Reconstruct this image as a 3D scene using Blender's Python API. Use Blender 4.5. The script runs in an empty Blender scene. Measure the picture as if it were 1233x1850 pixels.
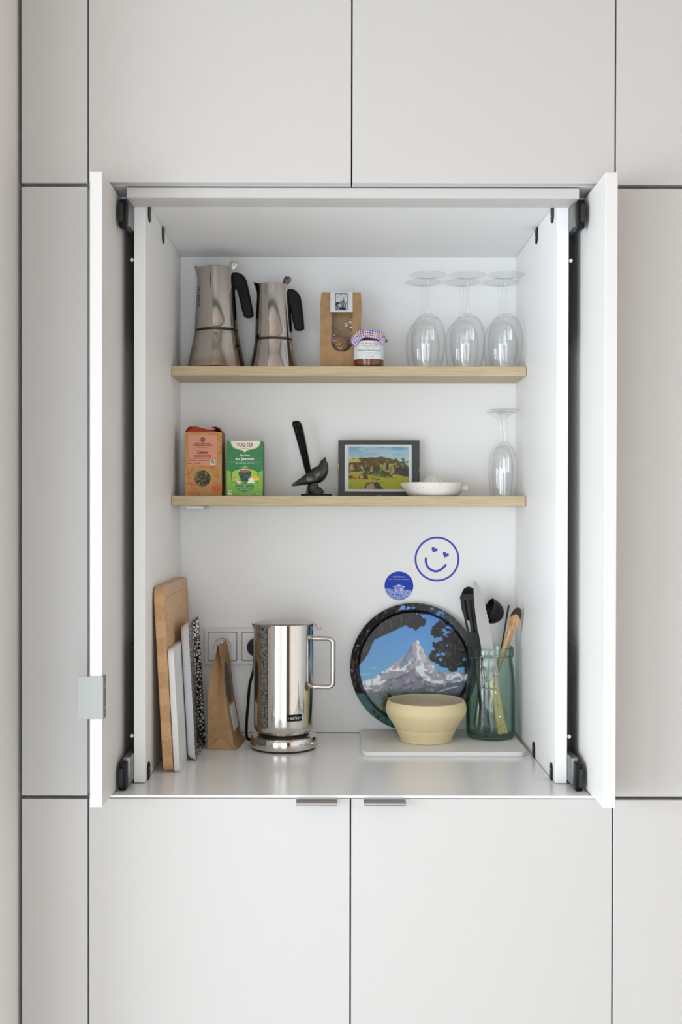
import bpy, bmesh, math, random
import numpy as np
from mathutils import Vector, Matrix

random.seed(7)
S = bpy.context.scene
COL = S.collection
PI = math.pi
R = math.radians
ZC = 1.42          # camera height above the floor; cabinet front is the plane Y = 0
DC = 1.935         # camera distance from the cabinet front

# ------------------------------------------------------------------ camera
cam_d = bpy.data.cameras.new('camera')
cam = bpy.data.objects.new('camera', cam_d)
COL.objects.link(cam)
cam.location = (0, -DC, ZC)
cam.rotation_euler = (Matrix.Rotation(R(89.5), 3, 'X') @ Matrix.Rotation(R(0.1), 3, 'Z')).to_euler()
cam_d.sensor_fit = 'HORIZONTAL'
cam_d.sensor_width = 24.0
cam_d.lens = 2055 / 1233 * 24.0
cam_d.shift_x = 8.5 / 1233
cam_d.shift_y = 14.0 / 1233
cam_d.clip_start = 0.05
S.camera = cam

# ------------------------------------------------------------------ view + world
S.view_settings.view_transform = 'Standard'
S.view_settings.look = 'None'
S.view_settings.gamma = 1.0
S.view_settings.use_curve_mapping = False
S.view_settings.exposure = 0.06
S.cycles.transparent_max_bounces = 48
S.cycles.max_bounces = 16
w = bpy.data.worlds.new('world'); S.world = w; w.use_nodes = True
w.node_tree.nodes['Background'].inputs[0].default_value = (0.80, 0.90, 1.0, 1)
w.node_tree.nodes['Background'].inputs[1].default_value = 1.0

# ------------------------------------------------------------------ daylight through unseen windows, invented to give the light
def area(name, loc, rot, sx, sy, power, color):
    l = bpy.data.lights.new(name, 'AREA'); l.shape = 'RECTANGLE'
    l.size = sx; l.size_y = sy; l.energy = power; l.color = color
    o = bpy.data.objects.new(name, l); COL.objects.link(o)
    o.location = loc; o.rotation_euler = rot
    return o
WZ0, WZ1 = 0.06, 1.92
DAY = (0.83, 0.93, 1.0)
TILT = R(90 - 20)      # skylight comes in slanting down
area('unseen_window_daylight', (-2.00, -3.66, .99), (TILT, 0, 0), 1.30, 1.80, 29, DAY)
area('unseen_window_daylight', (0.10, -3.66, .99), (TILT, 0, 0), 1.10, 1.80, 22, DAY)
area('unseen_window_daylight', (-2.66, -1.80, .99), (TILT, 0, R(-90)), 2.50, 1.80, 120, DAY)

# ------------------------------------------------------------------ materials
def srgb(r, g=None, b=None):
    if g is None: r, g, b = r
    f = lambda c: (c/255/12.92 if c/255 <= 0.04045 else ((c/255+0.055)/1.055)**2.4)
    return (f(r), f(g), f(b))

def mat(name, col=(0.8, 0.8, 0.8), rough=0.5, metal=0.0, spec=0.5, bump=None, noise=None, coat=0.0):
    m = bpy.data.materials.new(name); m.use_nodes = True
    nt = m.node_tree; b = nt.nodes['Principled BSDF']
    b.inputs['Base Color'].default_value = (*col, 1)
    b.inputs['Roughness'].default_value = rough
    b.inputs['Metallic'].default_value = metal
    b.inputs['Specular IOR Level'].default_value = spec
    b.inputs['Coat Weight'].default_value = coat
    if noise:   # (scale, col2, contrast_lo, contrast_hi, stretch)
        sc, c2, lo, hi, st = noise
        tc = nt.nodes.new('ShaderNodeTexCoord'); mp = nt.nodes.new('ShaderNodeMapping')
        mp.inputs['Scale'].default_value = st
        n = nt.nodes.new('ShaderNodeTexNoise'); n.inputs['Scale'].default_value = sc
        n.inputs['Detail'].default_value = 6
        rp = nt.nodes.new('ShaderNodeValToRGB')
        rp.color_ramp.elements[0].position = lo; rp.color_ramp.elements[0].color = (*col, 1)
        rp.color_ramp.elements[1].position = hi; rp.color_ramp.elements[1].color = (*c2, 1)
        nt.links.new(tc.outputs['Object'], mp.inputs['Vector']); nt.links.new(mp.outputs[0], n.inputs['Vector'])
        nt.links.new(n.outputs['Fac'], rp.inputs[0]); nt.links.new(rp.outputs[0], b.inputs['Base Color'])
    if bump:    # (scale, strength, distance)
        tc2 = nt.nodes.new('ShaderNodeTexCoord')
        n2 = nt.nodes.new('ShaderNodeTexNoise'); n2.inputs['Scale'].default_value = bump[0]
        n2.inputs['Detail'].default_value = 4
        bp = nt.nodes.new('ShaderNodeBump'); bp.inputs['Strength'].default_value = bump[1]
        bp.inputs['Distance'].default_value = bump[2]
        nt.links.new(tc2.outputs['Object'], n2.inputs['Vector'])
        nt.links.new(n2.outputs['Fac'], bp.inputs['Height']); nt.links.new(bp.outputs[0], b.inputs['Normal'])
    return m

def thin_glass(name, clear, edge, refl=1.0, start=0.4):
    """a thin clear wall: tinted see-through, tint deepening where one looks along the wall, Fresnel gloss on top"""
    m = bpy.data.materials.new(name); m.use_nodes = True
    nt = m.node_tree; nt.nodes.clear()
    out = nt.nodes.new('ShaderNodeOutputMaterial')
    tr = nt.nodes.new('ShaderNodeBsdfTransparent'); gl = nt.nodes.new('ShaderNodeBsdfGlossy')
    gl.inputs['Roughness'].default_value = 0.02
    lw = nt.nodes.new('ShaderNodeLayerWeight'); lw.inputs['Blend'].default_value = 0.5
    rp = nt.nodes.new('ShaderNodeValToRGB')
    rp.color_ramp.elements[0].position = start; rp.color_ramp.elements[0].color = (*clear, 1)
    rp.color_ramp.elements[1].position = 1.0; rp.color_ramp.elements[1].color = (*edge, 1)
    pw = nt.nodes.new('ShaderNodeMath'); pw.operation = 'POWER'; pw.inputs[1].default_value = 5.0
    mu = nt.nodes.new('ShaderNodeMath'); mu.operation = 'MULTIPLY_ADD'; mu.use_clamp = True
    mu.inputs[1].default_value = 0.8 * refl; mu.inputs[2].default_value = 0.045 * refl
    mx = nt.nodes.new('ShaderNodeMixShader')
    nt.links.new(lw.outputs['Facing'], rp.inputs[0]); nt.links.new(rp.outputs[0], tr.inputs[0])
    nt.links.new(lw.outputs['Facing'], pw.inputs[0]); nt.links.new(pw.outputs[0], mu.inputs[0]); nt.links.new(mu.outputs[0], mx.inputs[0])
    nt.links.new(tr.outputs[0], mx.inputs[1]); nt.links.new(gl.outputs[0], mx.inputs[2])
    nt.links.new(mx.outputs[0], out.inputs[0])
    return m

def vcol_mat(name, rough=0.5, spec=0.5, coat=0.0):
    m = mat(name, (1, 1, 1), rough, 0, spec, coat=coat)
    nt = m.node_tree
    a = nt.nodes.new('ShaderNodeVertexColor'); a.layer_name = 'print'
    nt.links.new(a.outputs['Color'], nt.nodes['Principled BSDF'].inputs['Base Color'])
    return m

def oak_mat(name, base, dark, scale=(1, 18, 18), wave=6.0, rough=0.5):
    m = mat(name, base, rough)
    nt = m.node_tree; b = nt.nodes['Principled BSDF']
    tc = nt.nodes.new('ShaderNodeTexCoord'); mp = nt.nodes.new('ShaderNodeMapping')
    mp.inputs['Scale'].default_value = scale
    n = nt.nodes.new('ShaderNodeTexNoise'); n.inputs['Scale'].default_value = wave
    n.inputs['Detail'].default_value = 8; n.inputs['Roughness'].default_value = 0.65
    rp = nt.nodes.new('ShaderNodeValToRGB')
    rp.color_ramp.elements[0].position = 0.34; rp.color_ramp.elements[0].color = (*dark, 1)
    rp.color_ramp.elements[1].position = 0.62; rp.color_ramp.elements[1].color = (*base, 1)
    nt.links.new(tc.outputs['Object'], mp.inputs['Vector']); nt.links.new(mp.outputs[0], n.inputs['Vector'])
    nt.links.new(n.outputs['Fac'], rp.inputs[0]); nt.links.new(rp.outputs[0], b.inputs['Base Color'])
    return m

def shard_mat(name):
    m = mat(name, (0.8, 0.8, 0.8), 0.35)
    nt = m.node_tree; b = nt.nodes['Principled BSDF']
    tc = nt.nodes.new('ShaderNodeTexCoord')
    v = nt.nodes.new('ShaderNodeTexVoronoi'); v.feature = 'DISTANCE_TO_EDGE'; v.inputs['Scale'].default_value = 140
    rp = nt.nodes.new('ShaderNodeValToRGB'); rp.color_ramp.interpolation = 'CONSTANT'
    rp.color_ramp.elements[0].position = 0.0; rp.color_ramp.elements[0].color = (0.006, 0.006, 0.007, 1)
    rp.color_ramp.elements[1].position = 0.13; rp.color_ramp.elements[1].color = (0.72, 0.71, 0.69, 1)
    nt.links.new(tc.outputs['Object'], v.inputs['Vector']); nt.links.new(v.outputs['Distance'], rp.inputs[0])
    nt.links.new(rp.outputs[0], b.inputs['Base Color'])
    return m

def dots_mat(name):
    """purple dots on pale cloth, laid out on the cloth's own UV square"""
    m = mat(name, (0.85, 0.8, 0.9), 0.9, spec=0.1)
    nt = m.node_tree; b = nt.nodes['Principled BSDF']
    uv = nt.nodes.new('ShaderNodeUVMap'); uv.uv_map = 'cloth'
    v = nt.nodes.new('ShaderNodeVectorMath'); v.operation = 'FRACTION'
    s = nt.nodes.new('ShaderNodeVectorMath'); s.operation = 'SUBTRACT'; s.inputs[1].default_value = (0.5, 0.5, 0)
    l = nt.nodes.new('ShaderNodeVectorMath'); l.operation = 'LENGTH'
    rp = nt.nodes.new('ShaderNodeValToRGB'); rp.color_ramp.interpolation = 'CONSTANT'
    rp.color_ramp.elements[0].color = (*srgb(112, 50, 140), 1)
    rp.color_ramp.elements[1].position = 0.33; rp.color_ramp.elements[1].color = (*srgb(228, 214, 236), 1)
    nt.links.new(uv.outputs[0], v.inputs[0]); nt.links.new(v.outputs[0], s.inputs[0])
    nt.links.new(s.outputs[0], l.inputs[0]); nt.links.new(l.outputs['Value'], rp.inputs[0])
    nt.links.new(rp.outputs[0], b.inputs['Base Color'])
    return m

def speckle_mat(name):
    m = mat(name, srgb(222, 216, 208), 0.45)
    nt = m.node_tree; b = nt.nodes['Principled BSDF']
    tc = nt.nodes.new('ShaderNodeTexCoord')
    v = nt.nodes.new('ShaderNodeTexVoronoi'); v.inputs['Scale'].default_value = 170
    rp = nt.nodes.new('ShaderNodeValToRGB')
    rp.color_ramp.elements[0].position = 0.10; rp.color_ramp.elements[0].color = (*srgb(140, 95, 55), 1)
    rp.color_ramp.elements[1].position = 0.17; rp.color_ramp.elements[1].color = (*srgb(228, 223, 215), 1)
    nt.links.new(tc.outputs['Object'], v.inputs['Vector']); nt.links.new(v.outputs['Distance'], rp.inputs[0])
    nt.links.new(rp.outputs[0], b.inputs['Base Color'])
    return m

def tealeaf_mat(name):
    m = mat(name, (0.1, 0.1, 0.1), 0.6)
    nt = m.node_tree; b = nt.nodes['Principled BSDF']
    tc = nt.nodes.new('ShaderNodeTexCoord')
    v = nt.nodes.new('ShaderNodeTexVoronoi'); v.inputs['Scale'].default_value = 330
    rp = nt.nodes.new('ShaderNodeValToRGB')
    rp.color_ramp.elements[0].color = (*srgb(18, 14, 10), 1)
    rp.color_ramp.elements[1].color = (*srgb(190, 165, 115), 1)
    e = rp.color_ramp.elements.new(0.45); e.color = (*srgb(60, 48, 28), 1)
    e = rp.color_ramp.elements.new(0.7); e.color = (*srgb(110, 92, 55), 1)
    nt.links.new(tc.outputs['Object'], v.inputs['Vector']); nt.links.new(v.outputs['Color'], rp.inputs[0])
    nt.links.new(rp.outputs[0], b.inputs['Base Color'])
    return m

M = {}
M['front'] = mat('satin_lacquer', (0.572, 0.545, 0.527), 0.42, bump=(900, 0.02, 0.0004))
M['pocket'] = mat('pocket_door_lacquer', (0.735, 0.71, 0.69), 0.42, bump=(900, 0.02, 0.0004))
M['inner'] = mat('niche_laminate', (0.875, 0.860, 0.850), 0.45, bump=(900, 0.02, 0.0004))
M['top'] = mat('worktop_laminate', (0.90, 0.90, 0.90), 0.20, spec=0.75, bump=(1400, 0.03, 0.0003))
M['wall'] = mat('wall_paint', (0.80, 0.785, 0.765), 0.75, bump=(60, 0.05, 0.001))
M['wall_warm'] = mat('warm_wall_paint', (0.87, 0.76, 0.66), 0.75)
M['unseen_panel'] = mat('unseen_panel_tone', (0.10, 0.085, 0.075), 0.5)
M['ceil'] = mat('ceiling_paint', (0.46, 0.38, 0.32), 0.9)
M['floor'] = mat('floor_resin', (0.80, 0.79, 0.785), 0.4, noise=(3, (0.76, 0.75, 0.745), 0.3, 0.7, (1, 1, 1)))
M['oak'] = oak_mat('oak', srgb(205, 184, 150), srgb(180, 156, 120), (1.6, 26, 60), 7)
M['beech'] = oak_mat('beech', srgb(216, 178, 136), srgb(190, 148, 104), (14, 1.5, 60), 8)
M['endgrain'] = oak_mat('endgrain', srgb(206, 160, 112), srgb(172, 124, 80), (60, 1, 180), 3.0)
M['hollow_shade'] = mat('painted_hollow_shade', srgb(58, 44, 34), 0.7)
M['spoonwood'] = oak_mat('spoonwood', srgb(206, 166, 122), srgb(160, 112, 70), (30, 30, 5), 6)
M['knifewood'] = oak_mat('knifewood', srgb(214, 184, 128), srgb(176, 138, 82), (50, 50, 6), 6)
M['steel'] = mat('polished_steel', (0.66, 0.63, 0.60), 0.06, 1.0)
M['steel_warm'] = mat('coffee_steel', (0.50, 0.455, 0.42), 0.08, 1.0)
M['steel_stain'] = mat('heated_steel', (0.50, 0.44, 0.39), 0.12, 1.0, noise=(9, (0.26, 0.17, 0.11), 0.42, 0.72, (1, 1, 2.5)))
M['steel_satin'] = mat('satin_steel', (0.50, 0.49, 0.48), 0.30, 1.0)
M['alu'] = mat('brushed_aluminium', (0.40, 0.39, 0.38), 0.38, 1.0)
M['plate'] = mat('grey_handle_plate', (0.40, 0.41, 0.395), 0.5, 0.0, 0.3)
M['black'] = mat('black_plastic', (0.004, 0.004, 0.0045), 0.42, spec=0.18)
M['black_matt'] = mat('black_matt', (0.014, 0.013, 0.013), 0.6, spec=0.2)
M['nylon'] = mat('black_nylon', (0.013, 0.0135, 0.015), 0.42, spec=0.3)
M['rubber'] = mat('dark_rubber', (0.01, 0.01, 0.01), 0.6)
M['railgrey'] = mat('rail_grey', (0.22, 0.215, 0.21), 0.4, 0.7)
M['white_plastic'] = mat('white_plastic', (0.78, 0.76, 0.73), 0.3)
M['white_board'] = mat('white_board', (0.80, 0.79, 0.77), 0.55, bump=(250, 0.05, 0.0005))
M['marble'] = mat('white_marble', (0.78, 0.77, 0.75), 0.35, noise=(14, (0.66, 0.65, 0.65), 0.5, 0.8, (1, 1, 1)))
M['melamine'] = mat('white_melamine', (0.70, 0.71, 0.74), 0.35)
M['shards'] = shard_mat('shard_print')
M['kraft'] = mat('kraft_paper', srgb(176, 142, 104), 0.8, spec=0.2, bump=(38, 0.35, 0.003), noise=(50, srgb(160, 124, 88), 0.35, 0.75, (1, 1, 1)))
M['kraft_side'] = mat('kraft_paper_gusset', srgb(184, 148, 106), 0.8, spec=0.2, bump=(30, 0.4, 0.003))
M['paper'] = mat('white_paper', (0.78, 0.78, 0.78), 0.7)
M['ink'] = mat('black_ink', (0.012, 0.012, 0.013), 0.6)
M['ink_soft'] = mat('grey_ink', (0.10, 0.09, 0.09), 0.6)
M['ink_white'] = mat('white_ink', (0.82, 0.84, 0.80), 0.6)
M['ink_brown'] = mat('brown_ink', srgb(70, 40, 38), 0.6)
M['ink_red'] = mat('red_ink', srgb(150, 32, 40), 0.6)
M['ink_etch'] = mat('etched_ink', srgb(74, 62, 54), 0.5)
M['film'] = thin_glass('clear_film', (0.95, 0.94, 0.92), (0.6, 0.6, 0.6), 2.0)
M['glass'] = thin_glass('clear_glass', (0.994, 0.996, 0.996), (0.36, 0.39, 0.40), 1.15, 0.85)
M['jarglass'] = thin_glass('green_glass', (0.89, 0.962, 0.93), (0.035, 0.15, 0.10), 0.9, 0.42)
M['jamglass'] = thin_glass('jam_glass', (0.98, 0.97, 0.95), (0.6, 0.5, 0.4), 1.0)
M['picglass'] = thin_glass('picture_glass', (0.97, 0.98, 0.98), (0.8, 0.85, 0.85), 0.35)
M['jam'] = mat('amber_jam', srgb(120, 52, 14), 0.25, coat=0.4)
M['cookie'] = mat('cookie', srgb(176, 118, 66), 0.8, bump=(90, 0.8, 0.004), noise=(60, srgb(110, 62, 30), 0.45, 0.8, (1, 1, 1)))
M['bronze'] = mat('dark_bronze', (0.010, 0.009, 0.008), 0.27, 0.0, 0.8, noise=(40, (0.035, 0.031, 0.026), 0.45, 0.85, (1, 1, 1)))
M['mat_grey'] = mat('charcoal_border', srgb(66, 65, 66), 0.7)
M['clipmetal'] = mat('brass_clip', srgb(190, 178, 150), 0.3, 0.8)
M['stoneware'] = speckle_mat('speckled_stoneware')
M['bowl'] = mat('cream_stoneware', srgb(228, 210, 168), 0.6, noise=(7, srgb(220, 198, 152), 0.35, 0.7, (0.2, 0.2, 9)))
M['bowl_in'] = mat('bowl_glaze', srgb(206, 196, 172), 0.3)
M['bowl_band'] = mat('bowl_band', srgb(218, 186, 124), 0.6)
M['blue'] = mat('blue_vinyl', srgb(58, 64, 176), 0.5)
M['red_card'] = mat('red_card', srgb(150, 36, 24), 0.6)
M['red_in'] = mat('orange_red_card', srgb(196, 72, 34), 0.6)
M['kraft_card'] = mat('kraft_card', srgb(186, 142, 92), 0.7)
M['kraft_dark'] = mat('kraft_card_side', srgb(150, 112, 74), 0.7)
M['pink'] = mat('pink_label', srgb(216, 146, 122), 0.7)
M['line_red'] = mat('red_line_print', srgb(200, 84, 50), 0.7)
M['green_side'] = mat('green_card', srgb(40, 104, 52), 0.5)
M['tealeaf'] = tealeaf_mat('dried_tea')
M['cloth'] = dots_mat('dotted_cloth')
M['string'] = mat('yellow_string', srgb(226, 206, 120), 0.7)
M['print'] = vcol_mat('printed_card', 0.45)
M['print_matt'] = vcol_mat('printed_matt', 0.7, 0.2)
M['tin'] = vcol_mat('printed_tin', 0.16, 0.18, 0.0)
M['traywhite'] = mat('tray_edge', srgb(200, 204, 206), 0.35)
M['knob_purple'] = mat('mottled_knob', srgb(150, 130, 150), 0.25, 0.6, noise=(120, srgb(90, 70, 90), 0.4, 0.6, (1, 1, 1)))

# ------------------------------------------------------------------ helpers
def P(px, py, d):
    """world point measured at photo pixel (px, py) for a thing standing d metres from the camera"""
    return Vector(((px - 608) / 2055 * d, d - DC, ZC - (py - 921) / 2055 * d))

def link(o, parent=None):
    COL.objects.link(o)
    if parent is not None: o.parent = parent
    return o

def tag(o, label, cat, group=None):
    o['label'] = label; o['category'] = cat
    if group: o['group'] = group
    return o

def thing(name, label, cat, loc, rz=0.0, group=None, rot=None):
    o = bpy.data.objects.new(name, None); o.empty_display_size = 0.02
    COL.objects.link(o); o.location = loc
    o.rotation_euler = rot if rot else (0, 0, rz)
    return tag(o, label, cat, group)

def mesh(name, verts, faces, m, parent=None, smooth=False, loc=None):
    me = bpy.data.meshes.new(name)
    me.from_pydata([tuple(v) for v in verts], [], [tuple(f) for f in faces])
    bm = bmesh.new(); bm.from_mesh(me); bmesh.ops.recalc_face_normals(bm, faces=bm.faces); bm.to_mesh(me); bm.free()
    if m is not None: me.materials.append(M[m])
    if smooth: me.polygons.foreach_set('use_smooth', [True] * len(me.polygons))
    o = bpy.data.objects.new(name, me); link(o, parent)
    if loc is not None: o.location = loc
    return o

def from_bm(name, bm, m, parent=None, smooth=False, loc=None):
    bmesh.ops.recalc_face_normals(bm, faces=bm.faces)
    me = bpy.data.meshes.new(name); bm.to_mesh(me); bm.free()
    if m is not None: me.materials.append(M[m])
    if smooth:
        me.polygons.foreach_set('use_smooth', [True] * len(me.polygons))
        me.set_sharp_from_angle(angle=R(40))
    o = bpy.data.objects.new(name, me); link(o, parent)
    if loc is not None: o.location = loc
    return o

def box_bm(x0, x1, y0, y1, z0, z1, bev=0.0, seg=2):
    bm = bmesh.new()
    bmesh.ops.create_cube(bm, size=1)
    for v in bm.verts:
        v.co = Vector((x0 + (v.co.x + .5) * (x1 - x0), y0 + (v.co.y + .5) * (y1 - y0), z0 + (v.co.z + .5) * (z1 - z0)))
    if bev > 0:
        bmesh.ops.bevel(bm, geom=list(bm.edges), offset=bev, segments=seg, profile=0.6, affect='EDGES')
    return bm

def box(name, x0, x1, y0, y1, z0, z1, m, parent=None, bev=0.0, loc=None, seg=2):
    return from_bm(name, box_bm(x0, x1, y0, y1, z0, z1, bev, seg), m, parent, bev > 0.0015, loc)

def lathe(name, prof, m, parent=None, seg=48, smooth=True, shift=None, warp=None, loc=None):
    """prof: list of (r, z); r = 0 closes an end"""
    vs, fs, rings = [], [], []
    for r, z in prof:
        if r <= 1e-6:
            rings.append([len(vs)]); vs.append(Vector((0, 0, z)))
        else:
            ring = []
            for k in range(seg):
                a = 2 * PI * k / seg
                ring.append(len(vs)); vs.append(Vector((r * math.cos(a), r * math.sin(a), z)))
            rings.append(ring)
    for a, b in zip(rings[:-1], rings[1:]):
        for k in range(seg):
            k2 = (k + 1) % seg
            if len(a) == 1 and len(b) == 1: continue
            if len(a) == 1: fs.append((a[0], b[k2], b[k]))
            elif len(b) == 1: fs.append((a[k], a[k2], b[0]))
            else: fs.append((a[k], a[k2], b[k2], b[k]))
    if warp: vs = [warp(v) for v in vs]
    me = bpy.data.meshes.new(name); me.from_pydata([tuple(v) for v in vs], [], fs)
    bm = bmesh.new(); bm.from_mesh(me); bmesh.ops.recalc_face_normals(bm, faces=bm.faces); bm.to_mesh(me); bm.free()
    me.materials.append(M[m])
    if smooth:
        me.polygons.foreach_set('use_smooth', [True] * len(me.polygons)); me.set_sharp_from_angle(angle=R(38))
    o = bpy.data.objects.new(name, me); link(o, parent)
    if loc is not None: o.location = loc
    return o

def tube_data(pts, rad, seg=10, closed=False, flat=None):
    """sweep a round section; rad a number or list of (in-plane, across) pairs; flat = fixed 'across' axis"""
    pts = [Vector(p) for p in pts]; n = len(pts)
    vs, fs = [], []
    up = Vector(flat) if flat else None
    prev = None
    for i, p in enumerate(pts):
        if closed: t = pts[(i + 1) % n] - pts[i - 1]
        else: t = pts[min(i + 1, n - 1)] - pts[max(i - 1, 0)]
        t.normalize()
        if up is not None: b = up.copy()
        elif prev is None:
            b = t.orthogonal().normalized()
        else: b = prev - t * prev.dot(t); b.normalize()
        prev = b
        nrm = b.cross(t).normalized()
        rr = rad[i] if isinstance(rad, (list, tuple)) else rad
        if not isinstance(rr, (list, tuple)): rr = (rr, rr)
        for k in range(seg):
            a = 2 * PI * k / seg
            vs.append(p + nrm * (rr[0] * math.cos(a)) + b * (rr[1] * math.sin(a)))
    m_ = n if closed else n - 1
    for i in range(m_):
        j = (i + 1) % n
        for k in range(seg):
            k2 = (k + 1) % seg
            fs.append((i * seg + k, i * seg + k2, j * seg + k2, j * seg + k))
    if not closed:
        fs.append(tuple(range(seg))); fs.append(tuple((n - 1) * seg + k for k in range(seg)))
    return vs, fs

def tube(name, pts, rad, m, parent=None, seg=10, closed=False, flat=None, loc=None):
    vs, fs = tube_data(pts, rad, seg, closed, flat)
    o = mesh(name, vs, fs, m, parent, True, loc)
    o.data.set_sharp_from_angle(angle=R(50))
    return o

def smooth_path(pts, n=8, closed=False):
    """Catmull-Rom through the points"""
    pts = [Vector(p) for p in pts]; out = []
    N = len(pts); rng = range(N if closed else N - 1)
    for i in rng:
        p1, p2 = pts[i], pts[(i + 1) % N]
        p0 = pts[i - 1] if (closed or i > 0) else p1 * 2 - p2
        p3 = pts[(i + 2) % N] if (closed or i + 2 < N) else p2 * 2 - p1
        for k in range(n):
            t = k / n
            out.append(0.5 * ((2 * p1) + (p2 - p0) * t + (2 * p0 - 5 * p1 + 4 * p2 - p3) * t * t + (3 * p1 - p0 - 3 * p2 + p3) * t ** 3))
    if not closed: out.append(pts[-1])
    return out

def curve_mesh(cu):
    ob = bpy.data.objects.new('tmp', cu); COL.objects.link(ob)
    dg = bpy.context.evaluated_depsgraph_get(); dg.update()
    me = bpy.data.meshes.new_from_object(ob.evaluated_get(dg))
    bpy.data.objects.remove(ob)
    return me

def xz(me):
    """turn a mesh drawn in XY so that it stands in XZ, its front towards -Y"""
    me.transform(Matrix.Rotation(PI / 2, 4, 'X'))
    return me

def shape(name, outlines, thick, m, parent=None, bev=0.0, loc=None, smooth=False, stand=True, rot=None):
    """filled 2-D outline(s) (holes allowed), given thickness; stands in XZ"""
    cu = bpy.data.curves.new(name, 'CURVE'); cu.dimensions = '2D'; cu.fill_mode = 'BOTH'
    cu.extrude = max(thick / 2 - bev, 0.00001); cu.bevel_depth = bev; cu.bevel_resolution = 2
    cu.offset = -bev
    for pts in outlines:
        sp = cu.splines.new('POLY'); sp.points.add(len(pts) - 1); sp.use_cyclic_u = True
        for q, p in zip(sp.points, pts): q.co = (p[0], p[1], 0, 1)
    me = curve_mesh(cu); me.name = name
    if stand: xz(me)
    me.materials.clear(); me.materials.append(M[m])
    if smooth:
        me.polygons.foreach_set('use_smooth', [True] * len(me.polygons)); me.set_sharp_from_angle(angle=R(45))
    o = bpy.data.objects.new(name, me); link(o, parent)
    if loc is not None: o.location = loc
    if rot is not None: o.rotation_euler = rot
    return o

def text(name, s, size, m, parent=None, loc=(0, 0, 0), warp=None, width=None, bold=0.0, shear=0.0, rot=None, align='CENTER', thick=0.0001):
    cu = bpy.data.curves.new(name, 'FONT'); cu.body = s; cu.size = size
    cu.align_x = align; cu.align_y = 'CENTER'; cu.extrude = thick; cu.offset = bold; cu.shear = shear
    cu.resolution_u = 3
    me = curve_mesh(cu); me.name = name
    if width:
        xs = [v.co.x for v in me.vertices]; k = width / (max(xs) - min(xs))
        me.transform(Matrix.Scale(k, 4, (1, 0, 0)))
    xz(me)
    if rot: me.transform(Matrix.Rotation(rot, 4, 'Y'))
    if warp:
        for v in me.vertices: v.co = warp(v.co + Vector(loc))
        loc = (0, 0, 0)
    me.materials.clear(); me.materials.append(M[m])
    o = bpy.data.objects.new(name, me); link(o, parent); o.location = loc
    return o

# ---- a small painter for printed pictures (colours go to the print's own mesh)
class Canvas:
    def __init__(s, X, Y, base):
        s.X, s.Y = X, Y
        s.c = np.empty(X.shape + (3,)); s.c[:] = srgb(base)
    def put(s, mask, col, alpha=1.0):
        c = np.array(srgb(col))
        a = (mask.astype(float) * alpha)[..., None]
        s.c = s.c * (1 - a) + c * a
    def poly(s, pts, col, alpha=1.0, jitter=None):
        s.put(s.inside(pts, jitter), col, alpha)
    def inside(s, pts, jitter=None):
        X, Y = s.X, s.Y
        if jitter is not None: X = X + jitter[0]; Y = Y + jitter[1]
        r = np.zeros(X.shape, bool); n = len(pts)
        for i in range(n):
            x1, y1 = pts[i]; x2, y2 = pts[(i + 1) % n]
            if y1 == y2: continue
            cond = ((y1 > Y) != (y2 > Y)) & (X < (x2 - x1) * (Y - y1) / (y2 - y1) + x1)
            r ^= cond
        return r
    def ell(s, cx, cy, rx, ry, col, alpha=1.0):
        s.put(((s.X - cx) / rx) ** 2 + ((s.Y - cy) / ry) ** 2 <= 1, col, alpha)
    def line(s, pts, wd, col, alpha=1.0):
        m_ = np.zeros(s.X.shape, bool)
        for (x1, y1), (x2, y2) in zip(pts[:-1], pts[1:]):
            L = (x2 - x1) ** 2 + (y2 - y1) ** 2 + 1e-9
            t = np.clip(((s.X - x1) * (x2 - x1) + (s.Y - y1) * (y2 - y1)) / L, 0, 1)
            m_ |= (s.X - x1 - t * (x2 - x1)) ** 2 + (s.Y - y1 - t * (y2 - y1)) ** 2 <= wd * wd / 4
        s.put(m_, col, alpha)
    def noise(s, sx, sy=None, seed=0, octv=4):
        sy = sy or sx; out = 0; amp = 1; tot = 0
        for o in range(octv):
            rg = np.random.RandomState(seed * 13 + o); T = rg.rand(64, 64)
            u = s.X / sx * 2 ** o; v = s.Y / sy * 2 ** o
            i = np.floor(u).astype(int); j = np.floor(v).astype(int); f = u - i; g = v - j
            f = f * f * (3 - 2 * f); g = g * g * (3 - 2 * g)
            a = T[i % 64, j % 64] * (1 - f) + T[(i + 1) % 64, j % 64] * f
            b = T[i % 64, (j + 1) % 64] * (1 - f) + T[(i + 1) % 64, (j + 1) % 64] * f
            out = out + amp * (a * (1 - g) + b * g); tot += amp; amp *= .5
        return out / tot
    def mul(s, mask, lo, hi, n):
        k = lo + (hi - lo) * n
        s.c = np.where(mask[..., None], s.c * k[..., None], s.c)

def set_print(me, cols):
    a = me.color_attributes.new('print', 'FLOAT_COLOR', 'POINT')
    arr = np.ones((len(me.vertices), 4), np.float32); arr[:, :3] = np.clip(cols, 0, 1)
    a.data.foreach_set('color', arr.ravel())

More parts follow.
